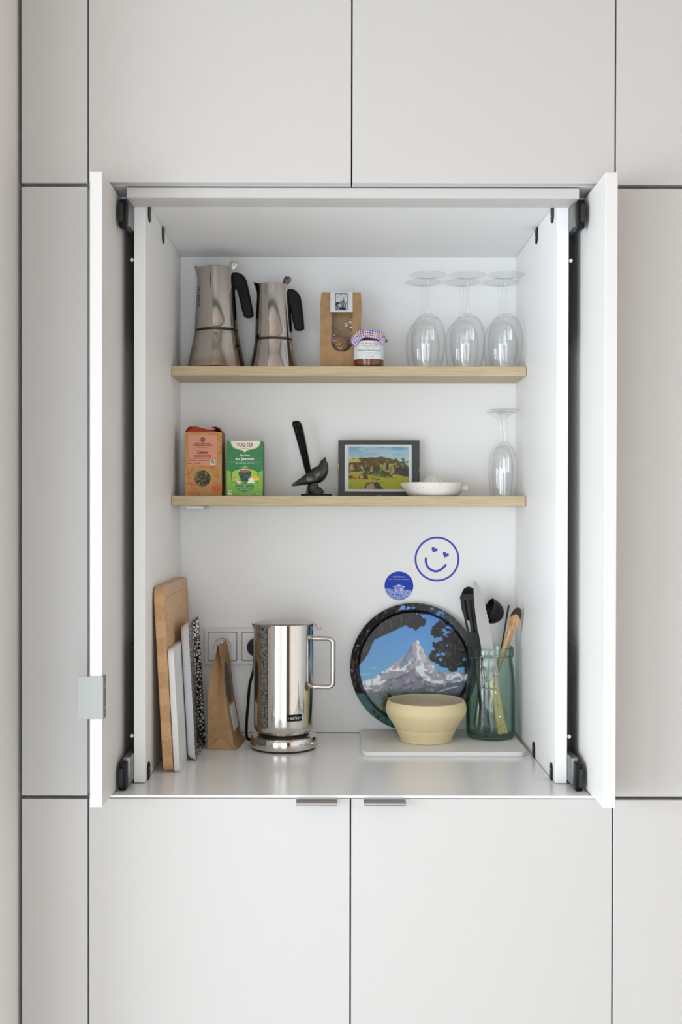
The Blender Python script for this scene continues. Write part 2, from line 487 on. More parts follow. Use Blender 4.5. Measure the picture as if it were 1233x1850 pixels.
def print_panel(name, w_, h_, nx, ny, paint, m, parent, loc=(0, 0, 0), thick=0.0004):
    """a printed sheet in XZ, front to -Y, lower left corner at loc; paint(canvas) draws in 0..1 x 0..1 (v up)"""
    gx = np.linspace(0, 1, nx + 1); gz = np.linspace(0, 1, ny + 1)
    X, Y = np.meshgrid(gx, gz)
    cv = Canvas(X, Y, (255, 255, 255)); paint(cv)
    vs = [(x * w_, 0, z * h_) for z in gz for x in gx]
    n0 = len(vs)
    vs += [(0, thick, 0), (w_, thick, 0), (w_, thick, h_), (0, thick, h_)]
    fs = []
    for j in range(ny):
        for i in range(nx):
            a = j * (nx + 1) + i; fs.append((a, a + 1, a + nx + 2, a + nx + 1))
    fs += [(n0, n0 + 3, n0 + 2, n0 + 1)]
    me = bpy.data.meshes.new(name); me.from_pydata(vs, [], fs); me.materials.append(M[m])
    cols = np.vstack([cv.c.reshape(-1, 3), np.tile(cv.c[0, 0], (4, 1))])
    set_print(me, cols)
    o = bpy.data.objects.new(name, me); link(o, parent); o.location = loc
    return o

def struct(o):
    o['kind'] = 'structure'; return o

# ------------------------------------------------------------------ the room
def wbox(name, x0, x1, y0, y1, z0, z1, m):
    return struct(box(name, x0, x1, y0, y1, z0, z1, m))
RX0, RX1, RY0, RY1, RH = -3.0, 1.9, -4.0, 0.62, 2.52
wbox('floor', RX0, RX1, RY0, RY1, -0.06, 0, 'floor')
wbox('ceiling', RX0, RX1, RY0, RY1, RH, RH + 0.06, 'ceil')
wbox('wall_back', RX0, RX1, RY1, RY1 + 0.08, 0, RH, 'wall')
wbox('wall_right', RX1, RX1 + 0.08, RY0, RY1, 0, RH, 'wall_warm')
wbox('wall_left', -0.68, -0.5425, -0.20, 0.60, 0, RH, 'wall')          # the return beside the cabinets

def wall_with_openings(name, axis, at, a0, a1, openings, th):
    """a wall with door-high openings, one mesh"""
    bm = bmesh.new()
    def add(u0, u1, z0, z1):
        if axis == 'x': b = box_bm(u0, u1, at - th, at, z0, z1)
        else: b = box_bm(at - th, at, u0, u1, z0, z1)
        me = bpy.data.meshes.new('t'); b.to_mesh(me); b.free(); bm.from_mesh(me); bpy.data.meshes.remove(me)
    u = a0
    for o0, o1 in openings:
        add(u, o0, 0, RH); add(o0, o1, 0, WZ0); add(o0, o1, WZ1, RH); u = o1
    add(u, a1, 0, RH)
    return struct(from_bm(name, bm, 'wall'))
wall_with_openings('wall_front', 'x', RY0, RX0, RX1, [(-2.72, -1.28), (-0.47, 0.67)], 0.12)
wall_with_openings('wall_side', 'y', RX0, RY0, RY1, [(-3.1, -0.5)], 0.12)
def unseen_window_frame(name, axis, at, a0, a1):
    bm = bmesh.new()
    def add(u0, u1, z0, z1):
        b = box_bm(u0, u1, at - 0.09, at - 0.03, z0, z1) if axis == 'x' else box_bm(at - 0.09, at - 0.03, u0, u1, z0, z1)
        me = bpy.data.meshes.new('t'); b.to_mesh(me); b.free(); bm.from_mesh(me); bpy.data.meshes.remove(me)
    c = (a0 + a1) / 2
    add(a0, a0 + .05, WZ0, WZ1); add(a1 - .05, a1, WZ0, WZ1); add(c - .04, c + .04, WZ0, WZ1)
    add(a0, a1, WZ0, WZ0 + .07); add(a0, a1, WZ1 - .06, WZ1); add(a0, a1, .80, .86)
    return struct(from_bm(name, bm, 'white_plastic'))
struct(box('unseen_dark_panel', .92, 1.74, RY0, RY0 + .045, 0, 2.05, 'unseen_panel', bev=.002))  # dark panel out of view, added for dark bands in the steel reflections
unseen_window_frame('unseen_window_1', 'x', RY0, -2.72, -1.28)  # windows out of view, invented to give daylight and reflections
unseen_window_frame('unseen_window_2', 'x', RY0, -0.47, 0.67)
unseen_window_frame('unseen_window_3', 'y', RX0, -3.1, -0.5)

# ------------------------------------------------------------------ cabinets
XL, XM, XR = -0.4224, 0.0252, 0.4728        # seams between the doors
ZU, ZD = 0.5546, -0.4915                    # bottom of upper doors / top of lower doors
G = 0.0013
def cabinet(name, label, x0, x1, z0, z1, handle=None, y1=0.575, cat='cabinet'):
    t = thing(name, label, cat, ((x0 + x1) / 2, 0, ZC + z0))
    hw = (x1 - x0) / 2; h = z1 - z0
    box('body', -hw + .001, hw - .001, .0235, y1, .001, h - .001, 'inner', t)
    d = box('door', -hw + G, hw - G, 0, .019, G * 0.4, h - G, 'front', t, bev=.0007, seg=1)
    return t, d
UT = 1.03
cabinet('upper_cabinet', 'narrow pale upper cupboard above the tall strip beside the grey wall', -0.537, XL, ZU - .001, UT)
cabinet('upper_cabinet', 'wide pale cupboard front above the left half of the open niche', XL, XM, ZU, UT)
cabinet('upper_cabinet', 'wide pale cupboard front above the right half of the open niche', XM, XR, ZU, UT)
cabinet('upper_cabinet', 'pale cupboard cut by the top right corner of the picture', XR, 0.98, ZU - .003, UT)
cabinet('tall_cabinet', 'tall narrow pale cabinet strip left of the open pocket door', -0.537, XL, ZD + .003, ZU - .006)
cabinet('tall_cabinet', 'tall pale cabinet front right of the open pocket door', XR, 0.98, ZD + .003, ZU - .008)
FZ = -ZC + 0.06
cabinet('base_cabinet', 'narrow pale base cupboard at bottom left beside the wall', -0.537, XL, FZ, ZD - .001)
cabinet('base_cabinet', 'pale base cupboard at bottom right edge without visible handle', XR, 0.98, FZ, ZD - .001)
for x0, x1, ha, hb, lab in ((XL, XM, -0.0669, 0.0030, 'wide white base cupboard under the niche, below the kettle'),
                            (XM, XR, 0.0473, 0.1180, 'wide white base cupboard under the niche, below the bowl')):
    t, d = cabinet('base_cabinet', lab, x0, x1, FZ, ZD)
    cx = (x0 + x1) / 2; h = ZD - FZ
    hd = shape('handle', [[(-.0305, 0), (.019, 0), (.019, -.0012), (-.028, -.0012), (-.028, -.0048), (-.0305, -.0048)]], hb - ha, 'alu', None)
    hd.data.transform(Matrix.Rotation(PI / 2, 4, 'Z'))      # profile along Y, width along X
    hd.parent = d; hd.location = ((ha + hb) / 2 - cx, 0, h + .0012 - G)
    hd['label'] = 'slim brushed metal edge pull'

# the niche cabinet with its folded-away doors
NL, NR = -0.340, 0.391
ZT, ZB = 0.5505, -0.4875
nt = thing('niche_cabinet', 'open pale niche cabinet with two pocket doors pushed back at its sides', 'cabinet', (0.0257, 0, ZC + ZB))
def nb(name, x0, x1, d0, d1, z0, z1, m='inner', parent=nt, bev=.0006, seg=1):
    o = box(name, x0 - .0257, x1 - .0257, d0 - DC, d1 - DC, z0 - ZB, z1 - ZB, m, None, bev, None, seg)
    o.parent = parent
    return o
nb('outer_side', XL + .003, -.4050, 1.958, 2.50, ZB + .001, ZT + .0, 'inner')
nb('outer_side', .4555, XR - .003, 1.958, 2.50, ZB + .001, ZT + .0, 'inner')
nb('back_panel', NL - .02, NR + .02, 2.481, 2.50, ZB + .001, ZT)
nb('side_panel', NL - .0195, NL, 2.02, 2.4805, ZB + .0015, ZT - .0005)
nb('side_panel', NR, NR + .0205, 2.02, 2.4805, ZB + .0015, ZT - .0005)
nb('top_panel', XL + .004, XR - .004, 2.018, 2.50, ZT + .0002, ZT + .0028)
nb('top_rail', (229 - 608) / 2055 * 1.958, (1045 - 608) / 2055 * 1.958, 1.957, 2.0175, .5353, .5526, 'front')
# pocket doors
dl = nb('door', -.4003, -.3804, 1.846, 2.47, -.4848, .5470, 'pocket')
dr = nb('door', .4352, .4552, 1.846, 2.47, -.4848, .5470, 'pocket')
# metal grip plate bent round the front edge of the left door
hp = nb('handle', -.4195, -.3784, 1.8435, 1.8458, -.3405, -.2713, 'plate', dl, .0003)
hp['label'] = 'square grey metal grip plate'
fl = nb('handle_flange', -.3802, -.3780, 1.8460, 1.866, -.3405, -.2713, 'railgrey', dl, .0003)
for z in (-.289, -.3235): 
    nb('screw', -.3779, -.3770, 1.854, 1.859, z - .0025, z + .0025, 'plate', dl, .0002)
# sliding hardware in the slots between doors and side panels
for sgn, xo in ((-1, NL - .0195), (1, NR + .0205)):
    for top in (True, False):
        zz = (.487, .545) if top else (-.4868, -.4290)
        def X(a, b): return (xo + sgn * a, xo + sgn * b) if sgn > 0 else (xo - b, xo - a)
        c = nb('slide_carrier', *X(.0003, .0125), 1.985, 2.16, zz[0] + .006, zz[1] - .004, 'railgrey', nt, .002, 2)
        e = nb('carrier_cap', *X(.0040, .0165), 1.965, 1.9850, zz[0], zz[1] - .010, 'black', nt, .0025, 2)
        nb('carrier_roller', *X(.0085, .0160), 1.957, 1.9655, zz[0] + .008, zz[1] - .018, 'rubber', nt, .002, 2)
        for k in (0.35, 0.65):
            zq = zz[0] + (zz[1] - zz[0]) * k
            nb('screw', *X(.0052, .0088), 1.9830, 1.9849, zq - .002, zq + .002, 'black', c, .0004)
        zr = (.30, .487) if top else (-.429, -.24)
        nb('slide_arm', *X(.0003, .0075), 2.03, 2.07, zr[0], zr[1], 'black_matt', nt, .001)
        zs = .444 if top else -.404
        b = lathe('screw', [(0, -.002), (.0034, -.002), (.0034, .001), (.002, .002), (0, .002)], 'white_plastic', nt, 14)
        b.rotation_euler = (R(90), 0, 0); b.location = (xo + sgn * .005 - .0257, 2.027 - DC, zs - ZB)
    nb('slide_rail', *((xo + .0003, xo + .015) if sgn > 0 else (xo - .015, xo - .0003)), 2.22, 2.45, -.47, .53, 'black_matt', nt, .001)
    # little black clips where the panel meets top and worktop
    xin = NL if sgn < 0 else NR
    for d_, top in ((2.062, True), (2.225, True), (2.055, False), (2.238, False)):
        pts = []
        hw, hh = .0115, .030
        for k in range(13):
            a = PI + PI * k / 12
            pts.append((hw * math.cos(a), -hh + hw + hw * math.sin(a)))
        pts = pts + [(hw, 0), (-hw, 0)]
        if not top: pts = [(a, -b) for a, b in pts]
        c = shape('clip', [pts], .0022, 'black', nt, bev=.0004)
        c.rotation_euler = (0, 0, R(90))
        c.location = (xin - sgn * .0012 - .0257, d_ - DC, (ZT - .001 if top else ZB + .001) - ZB)
        s_ = lathe('screw', [(0, 0), (.0028, 0), (.0022, .0012), (0, .0012)], 'railgrey', c, 12)
        s_.rotation_euler = (R(90), 0, 0); s_.location = (0, sgn * .0012, -.018 if top else .018)
        if sgn > 0: s_.rotation_euler = (R(-90), 0, 0)

wt = thing('worktop', 'pale laminate worktop at the foot of the niche under the kettle', 'worktop', (0.0257, 0, ZC + ZB - .0045))
o = box('top', XL + .006 - .0257, XR - .006 - .0257, 1.937 - DC, 2.50 - DC, 0, .0045, 'top', wt, bev=.0005, seg=1)

# oak shelves
SD0, SD1 = 2.340, 2.4805
def shelf(z, th, label):
    t = thing('shelf', label, 'shelf', (.0257, (SD0 + SD1) / 2 - DC, ZC + z - th), group='oak shelves')
    box('board', -.3645, .3645, -(SD1 - SD0) / 2, (SD1 - SD0) / 2, 0, th, 'oak', t, bev=.0006, seg=1)
    return t
Z1, Z2 = .2949, .0285
shelf(Z1, .0193, 'upper oak shelf carrying the coffee pots and upturned wine glasses')
t = shelf(Z2, .0205, 'lower oak shelf carrying the tea boxes and framed picture')
b_ = box('bracket', -.338, -.302, -.050, .060, -.007, -.0003, 'white_plastic', t, bev=.001)
b_['label'] = 'small white bracket under the shelf end'

# ------------------------------------------------------------------ coffee pots
def moka(label, px, d, r0, r1, zw, r2, zt, hand, tab, tabmat, stain):
    """r0 foot radius, r1 waist radius at height zw, r2 top radius at height zt; hand = handle outline (x, z)"""
    base = P(px, 921, d); base.z = ZC + Z1
    t = thing('moka_pot', label, 'coffee pot', base, group='coffee pots')
    lathe('boiler', [(0, .0005), (r0 - .003, .0005), (r0, .003), (r0 * .985, .008), (r0 + (r1 - r0) * .5, zw * .52),
                     (r1 + .0012, zw - .004), (r1 + .001, zw - .001), (r1 - .002, zw), (0, zw)], stain, t, 64)
    lathe('gasket', [(r1 - .004, zw - .0005), (r1 - .0008, zw - .0005), (r1 - .0008, zw + .0035), (r1 - .004, zw + .0035)], 'rubber', t, 48)
    dx = -.0025
    def warp(v):
        k = max(0, (v.z - zw) / (zt - zw))
        q = v.copy(); q.x += dx * k
        a = math.atan2(v.y, -v.x)                       # 0 towards the spout
        if k > .80:
            f = max(0, 1 - abs(a) / .75); f = f * f * (3 - 2 * f)
            e = ((k - .80) / .20) ** 2
            q.x -= .0085 * f * e; q.z += .0075 * f * e
            q.y *= 1 - .25 * f * e
        return q
    prof = [(0, zw + .003), (r1 - .0006, zw + .003), (r1 + .0008, zw + .0045), (r1, zw + .010)]
    for k in range(1, 15):
        f = k / 14; prof.append((r1 + (r2 - r1) * f ** 1.1, zw + .010 + (zt - zw - .010) * f))
    prof += [(r2 - .0012, zt), (r2 - .003, zt - .010), (0, zt - .010)]
    lathe('pot_body', prof, 'steel_warm', t, 96, warp=warp)
    ld = lathe('lid', [(0, zt - .0015), (r2 - .0022, zt - .0015), (r2 - .0005, zt + .0005), (r2 - .004, zt + .002), (r2 * .5, zt + .0035), (0, zt + .004)],
               'steel', t, 64, warp=lambda v: Vector((v.x + dx, v.y, v.z)))
    # thumb tab leaning up off the lid, and the hinge block
    (tx, tz), (ux, uz) = tab
    tp = smooth_path([(tx - .007, 0, tz - .007), (tx - .002, 0, tz), ((tx + ux) / 2, 0, (tz + uz) / 2 + .001), (ux, 0, uz - .002), (ux + .0008, 0, uz + .0005)], 4)
    tr_ = smooth_path([(.0040, .0030, 0), (.0055, .0030, 0), (.0078, .0034, 0), (.0070, .0030, 0), (.0022, .0012, 0)], 4)
    tube('lid_tab', tp, [(max(q.x, .001), max(q.y, .001)) for q in tr_], tabmat, ld, 18, flat=(0, 1, 0))
    h = shape('handle', [hand], .019, 'black', t, bev=.0045, smooth=True)
    hx = min(p[0] for p in hand)
    box('hinge', hx - .004, hx + .012, -.006, .006, zt - .004, zt + .003, 'black', t, bev=.001)
    # safety valve on the boiler front
    rz = zw - .012; rr = r1 + (r0 - r1) * .14
    vt = lathe('safety_valve', [(0, -.002), (.0048, -.002), (.0048, .0035), (.0035, .005), (.002, .005), (.002, .0065), (0, .0065)], 'steel', t, 8, smooth=False)
    ang = R(4) if px < 450 else R(160)
    vt.location = (rr * math.sin(ang), -rr * math.cos(ang), rz)
    vt.rotation_euler = (R(90 - 10), 0, ang)
    return t
u = 1.1727e-3
def hpts(px, L): 
    raw = [((x - px) * u, (669.4 - y) * u) for x, y in L]
    return [(p.x, p.y) for p in smooth_path([(a, b, 0) for a, b in raw], 4, True)]
mk = moka('taller steel coffee pot with black handle at shelf left end', 391.5, 2.41, .0620, .0462, .0800, .0375, .2130,
     hpts(391.5, [(407, 499), (413, 495), (428, 494), (437, 497), (444, 505), (448, 518), (457.5, 564), (457, 572), (451, 575), (443, 574), (439, 568), (430, 531), (427, 524), (423, 523), (417, 530), (411, 528), (407.5, 519)]),
     (((418 - 391.5) * u, (669.4 - 490) * u), ((424 - 391.5) * u, (669.4 - 473) * u)), 'steel', 'steel_stain')
def etch(v):       # wrap flat lettering (x right, z up) round the pot body
    a = v.x / .0425 - R(52); r = .0462 + (.0375 - .0462) * max(0, (v.z - .09) / .123) ** 1.1 + .0005
    return Vector((r * math.sin(a) - .0025 * (v.z - .08) / .133, -r * math.cos(a), v.z))
text('engraving', 'BIALETTI', .0105, 'ink_etch', mk, (0, 0, .150), warp=etch, rot=-PI / 2)
moka('shorter steel coffee pot with black handle beside the taller one', 495, 2.41, .0510, .0402, .0615, .0335, .1790,
     hpts(495, [(506, 530), (512, 525), (527, 523.5), (535, 527), (541.5, 535), (545, 548), (549.5, 589), (548, 596), (542, 598), (535, 597), (531, 591), (524.5, 559), (522, 552), (518, 552), (513, 555), (508, 551), (506, 543)]),
     (((516 - 495) * u, (669.4 - 514) * u), ((521 - 495) * u, (669.4 - 501) * u)), 'knob_purple', 'steel_warm')

# ------------------------------------------------------------------ paper bag with window on the top shelf
def cookie_bag():
    d = 2.392; k = d / 2055
    t = thing('paper_bag', 'brown paper bag with clear window and cookie behind the jam jar', 'bag', Vector((P(616, 0, d).x, d - DC, ZC + Z1)))
    H = .1615; N, K = 84, 128
    def half(z):      # half width over height
        f = z / H; return .0400 + .0035 * math.sin(f * 3.0) + .0012 * math.sin(f * 9)
    def dep(z):       # front-to-back thickness
        f = z / H; return .050 * (1 - f ** 1.6) + .003
    def X0(z): return -.0015 * (1 - z / H) 
    def front(uu, z): # uu -1..1
        x = X0(z) + half(z) * uu
        y = -dep(z) / 2 - .0018 * math.sin(uu * 5 + z * 40) * math.sin(PI * z / H)
        return Vector((x, y, z))
    def in_win(uu, z):
        x = uu * .0425; yp = 669.3 - z / k
        if not (568 < yp < 640): return False
        w0 = -.0195; w1 = .0245
        if yp > 622:
            q = (yp - 622) / 18; sh = .022 * (1 - math.sqrt(max(0, 1 - q * q)))
            w0 += sh; w1 -= sh
        return w0 < x < w1
    vs, fs = [], []
    for j in range(K + 1):
        for i in range(N + 1):
            vs.append(front(-1 + 2 * i / N, H * j / K))
    for j in range(K):
        for i in range(N):
            if not in_win(-1 + 2 * (i + .5) / N, H * (j + .5) / K):
                a = j * (N + 1) + i; fs.append((a, a + 1, a + N + 2, a + N + 1))
    mesh('front_sheet', vs, fs, 'kraft', t, True)
    # gussets, back and foot
    vs, fs = [], []
    for j in range(25):
        z = H * j / 24; h = half(z); dp = dep(z) / 2; x = X0(z)
        g = .006 * math.sin(PI * min(1, z / H * 1.1))
        a, b = front(-1, z), front(1, z)
        vs += [a, Vector((x - h + g, 0, z)), Vector((x - h, dp, z)), Vector((x + h, dp, z)), Vector((x + h - g, 0, z)), b]
    for j in range(24):
        for i in range(5):
            a = j * 6 + i; fs.append((a, a + 1, a + 7, a + 6))
    fs.append((0, 1, 2, 3, 4, 5))
    mesh('back_sheet', vs, fs, 'kraft', t)
    # clear film over the window, just inside the paper
    vs, fs = [], []
    rnd = random.Random(3)
    for j in range(31):
        for i in range(17):
            z = .022 + .085 * j / 30; uu = -.52 + 1.16 * i / 16
            p = front(uu, z); p.y += .0012 + rnd.random() * (.0016 if z > .05 else .0030); vs.append(p)
    for j in range(30):
        for i in range(16):
            a = j * 17 + i; fs.append((a, a + 1, a + 18, a + 17))
    mesh('window_film', vs, fs, 'film', t)
    # cookie
    bm = bmesh.new(); bmesh.ops.create_icosphere(bm, subdivisions=4, radius=1)
    for v in bm.verts:
        n = math.sin(v.co.x * 5 + 1) * math.sin(v.co.z * 6) * .06 + math.sin(v.co.y * 9 + v.co.x * 7) * .03
        v.co = Vector((v.co.x * .0148, v.co.y * .010, v.co.z * .0165)) * (1 + n)
    ck = from_bm('cookie', bm, 'cookie', None, True); ck.parent = t; ck.location = (-.001, -.004, .051)
    # paper label on top with a small black and white print of reeds
    def paint(c):
        c.put(c.X > -1, (214, 216, 222))
        x0, x1, y0, y1 = .22, .78, .10, .93
        fr = (c.X > x0) & (c.X < x1) & (c.Y > y0) & (c.Y < y1)
        c.put(fr, (45, 45, 48))
        inn = (c.X > x0 + .035) & (c.X < x1 - .035) & (c.Y > y0 + .03) & (c.Y < y1 - .03)
        c.put(inn, (206, 208, 212))
        keep = c.c.copy()
        rg = random.Random(5)
        for q in range(9):
            bx = .27 + .045 * q; ln = .25 + .5 * rg.random(); sl = .1 + .35 * rg.random()
            c.poly([(bx, .13), (bx + .06, .13), (bx + sl * ln + .02, .13 + ln)], (38, 38, 40))
        c.poly([(.25, .13), (.52, .13), (.50, .40), (.36, .52), (.25, .48)], (52, 52, 54))
        for q in range(16):
            x = .30 + .45 * rg.random(); y = .3 + .5 * rg.random()
            c.line([(x, y), (x + .08, y + .12)], .012, (70, 70, 74))
        nz = c.noise(.05, .06, 4)
        c.put((nz > .58) & (c.Y < .5) & (c.X < .55), (190, 192, 196))
        c.c = np.where(inn[..., None], c.c, keep)
    lb = print_panel('label', .0465, .0440, 70, 66, paint, 'print_matt', t, (-.0225, -.0022, .1175))
    me = lb.data
    for v in me.vertices:
        z = v.co.z + .1175; v.co.y += -dep(z) / 2 + .0022 - .0028
cookie_bag()

# ------------------------------------------------------------------ jam jar
def jam_jar():
    d = 2.3725
    t = thing('jam_jar', 'small amber jam jar with purple dotted cloth cap', 'jar', Vector((P(665.5, 0, d).x, d - DC, ZC + Z1)))
    r = .0322
    lathe('glass', [(0, .0003), (r - .004, .0003), (r - .001, .002), (r, .006), (r, .054), (r - .003, .061), (r - .006, .064), (r - .006, .070)], 'jamglass', t, 56)
    lathe('jam', [(0, .003), (r - .005, .003), (r - .002, .006), (r - .002, .052), (r - .006, .058), (0, .058)], 'jam', t, 48)
    lathe('lid', [(r - .005, .060), (r - .0035, .060), (r - .0035, .0725), (0, .0735)], 'paper', t, 40)
    # label band
    vs, fs = [], []
    for j in range(2):
        for i in range(41):
            a = R(-72 + 150 * i / 40); vs.append(((r + .0003) * math.sin(a), -(r + .0003) * math.cos(a), .016 + .037 * j))
    fs = [(i, i + 1, i + 42, i + 41) for i in range(40)]
    lb = mesh('label', vs, fs, 'paper', t, True)
    def wrap(v):
        a = v.x / r; return Vector(((r + .0006) * math.sin(a), -(r + .0006) * math.cos(a), v.z))
    for s, size, z, sh in (('Au Pré du Chalt', .0052, .0470, 0), ('confitures artisanales · fruits', .0028, .0425, 0), ('cueillis à la main', .0028, .0390, 0),
                           ('Melon Poivre Lavande', .0056, .0335, .2), ('fruits, sucre, poivre, lavande', .0030, .0280, 0), ('à conserver au frais', .0026, .0235, 0), ('poids net 220 g', .0026, .0200, 0)):
        text('lettering', s, size, 'ink_soft', lb, (.002, 0, z), warp=wrap, shear=sh)
    # cloth cap: a square of cloth gathered under a string, its corners hanging
    vs, fs, uvs = [], [], []
    SEG, RI = 96, 22
    Rt = .0335
    for j in range(RI + 1):
        for k in range(SEG):
            a = 2 * PI * k / SEG + R(18)
            sq = 1 / max(abs(math.cos(a)), abs(math.sin(a)))     # square cloth: corners reach further
            L = .0450 * sq
            s = j / RI * L
            fold = math.sin(a * 9) * .6 + math.sin(a * 5 + 1) * .4
            if s < .028: rr = s; z = .0785 - .0035 * (s / .028) ** 2
            elif s < .037: f = (s - .028) / .009; rr = .028 + .0055 * math.sin(f * PI / 2); z = .075 - .0095 * f
            else:
                f = s - .037; rr = .0335 + f * .35; z = .0655 - f * .92
            wv = max(0, (s - .018)) * .11
            rr += fold * wv * (1 if s < .037 else 1.6); z += math.cos(a * 7) * .0010 * min(1, s / .02)
            vs.append((rr * math.cos(a), rr * math.sin(a), z)); uvs.append((s * math.cos(a) / .0051, s * math.sin(a) / .0051))
    for j in range(RI):
        for k in range(SEG):
            k2 = (k + 1) % SEG; fs.append((j * SEG + k, j * SEG + k2, (j + 1) * SEG + k2, (j + 1) * SEG + k))
    o = mesh('cloth_cap', vs, fs, 'cloth', t, True)
    ul = o.data.uv_layers.new(name='cloth')
    for lp in o.data.loops: ul.data[lp.index].uv = uvs[lp.vertex_index]
    tube('string', [((.0352 + .0008 * math.sin(9 * a)) * math.cos(a), (.0352 + .0008 * math.sin(9 * a)) * math.sin(a), .0655 + .0006 * math.sin(5 * a)) for a in [2 * PI * k / 48 for k in range(48)]], .0009, 'string', t, 6, closed=True)
jam_jar()

# ------------------------------------------------------------------ stemware
def glass_parts(t, prof_bowl, prof_stem):
    lathe('glass_bowl', prof_bowl, 'glass', t, 64)
    lathe('stem_and_foot', prof_stem, 'glass', t, 64)
def wine_glass(t):
    # upside down: rim on the shelf, foot on top
    out = [(.0275, 0), (.0306, .012), (.0345, .032), (.0362, .054), (.0350, .072), (.0305, .090), (.0225, .1020), (.0130, .1085), (.0062, .1120)]
    sm = smooth_path([(r, z, 0) for r, z in out], 4)
    outer = [(p.x, p.y) for p in sm]
    inner = [(max(p.x - .0011, 0.0), p.y - .0004) for p in sm if p.y < .104] + [(.006, .1065), (0, .1078)]
    bowl = list(reversed(inner)) + outer
    stem = [(0, .110), (.0058, .1115), (.0046, .118), (.0037, .130), (.0034, .150), (.0037, .170), (.0050, .181), (.0090, .1865), (.0200, .1895), (.0384, .1912), (.0391, .1920), (.0384, .1928), (.0, .1936)]
    glass_parts(t, bowl, stem)
proto = None
def copy_tree(o, loc, label):
    c = o.copy(); COL.objects.link(c); c.location = loc; c['label'] = label
    for ch in list(o.children):
        k = ch.copy(); COL.objects.link(k); k.parent = c
        for g in list(ch.children):
            q = g.copy(); COL.objects.link(q); q.parent = k
    return c
spots = [(773, 2.362, 'upturned wine glass in the front row, nearest the jam jar'),
         (844.5, 2.362, 'upturned wine glass in the front row, middle of three'),
         (913, 2.362, 'upturned wine glass in the front row, nearest the right side panel'),
         (763.5, 2.4405, 'upturned wine glass in the back row, nearest the jam jar'),
         (834, 2.4405, 'upturned wine glass in the back row, middle of three'),
         (903.5, 2.4405, 'upturned wine glass in the back row, nearest the right side panel')]
for px, d, lab in spots:
    loc = Vector((P(px, 0, d).x, d - DC, ZC + Z1 + .0002))
    if proto is None:
        proto = thing('wine_glass', lab, 'glass', loc, group='upturned wine glasses'); wine_glass(proto)
    else: copy_tree(proto, loc, lab)
def flute(t):
    out = [(.0225, 0), (.0238, .015), (.0262, .040), (.0268, .060), (.0245, .085), (.0180, .1020), (.0105, .1110), (.0068, .1150)]
    sm = smooth_path([(r, z, 0) for r, z in out], 4); outer = [(p.x, p.y) for p in sm]
    inner = [(max(p.x - .0013, 0), p.y - .0005) for p in sm if p.y < .102] + [(.008, .1055), (0, .107)]
    stem = [(0, .1135), (.0064, .1145), (.0058, .122), (.0048, .132), (.0050, .148), (.0068, .160), (.0085, .1655), (.0105, .1685), (.0160, .1735), (.0300, .1790), (.0315, .1800), (.0310, .1812), (0, .1830)]
    glass_parts(t, list(reversed(inner)) + outer, stem)
fa = thing('flute_glass', 'upturned narrow flute glass standing in front at lower shelf right end', 'glass', Vector((P(911.5, 0, 2.378).x, 2.378 - DC, ZC + Z2 + .0002)), group='upturned flute glasses'); flute(fa)
copy_tree(fa, Vector((P(905, 0, 2.4410).x, 2.4410 - DC, ZC + Z2 + .0002)), 'upturned narrow flute glass hidden behind the other flute glass')

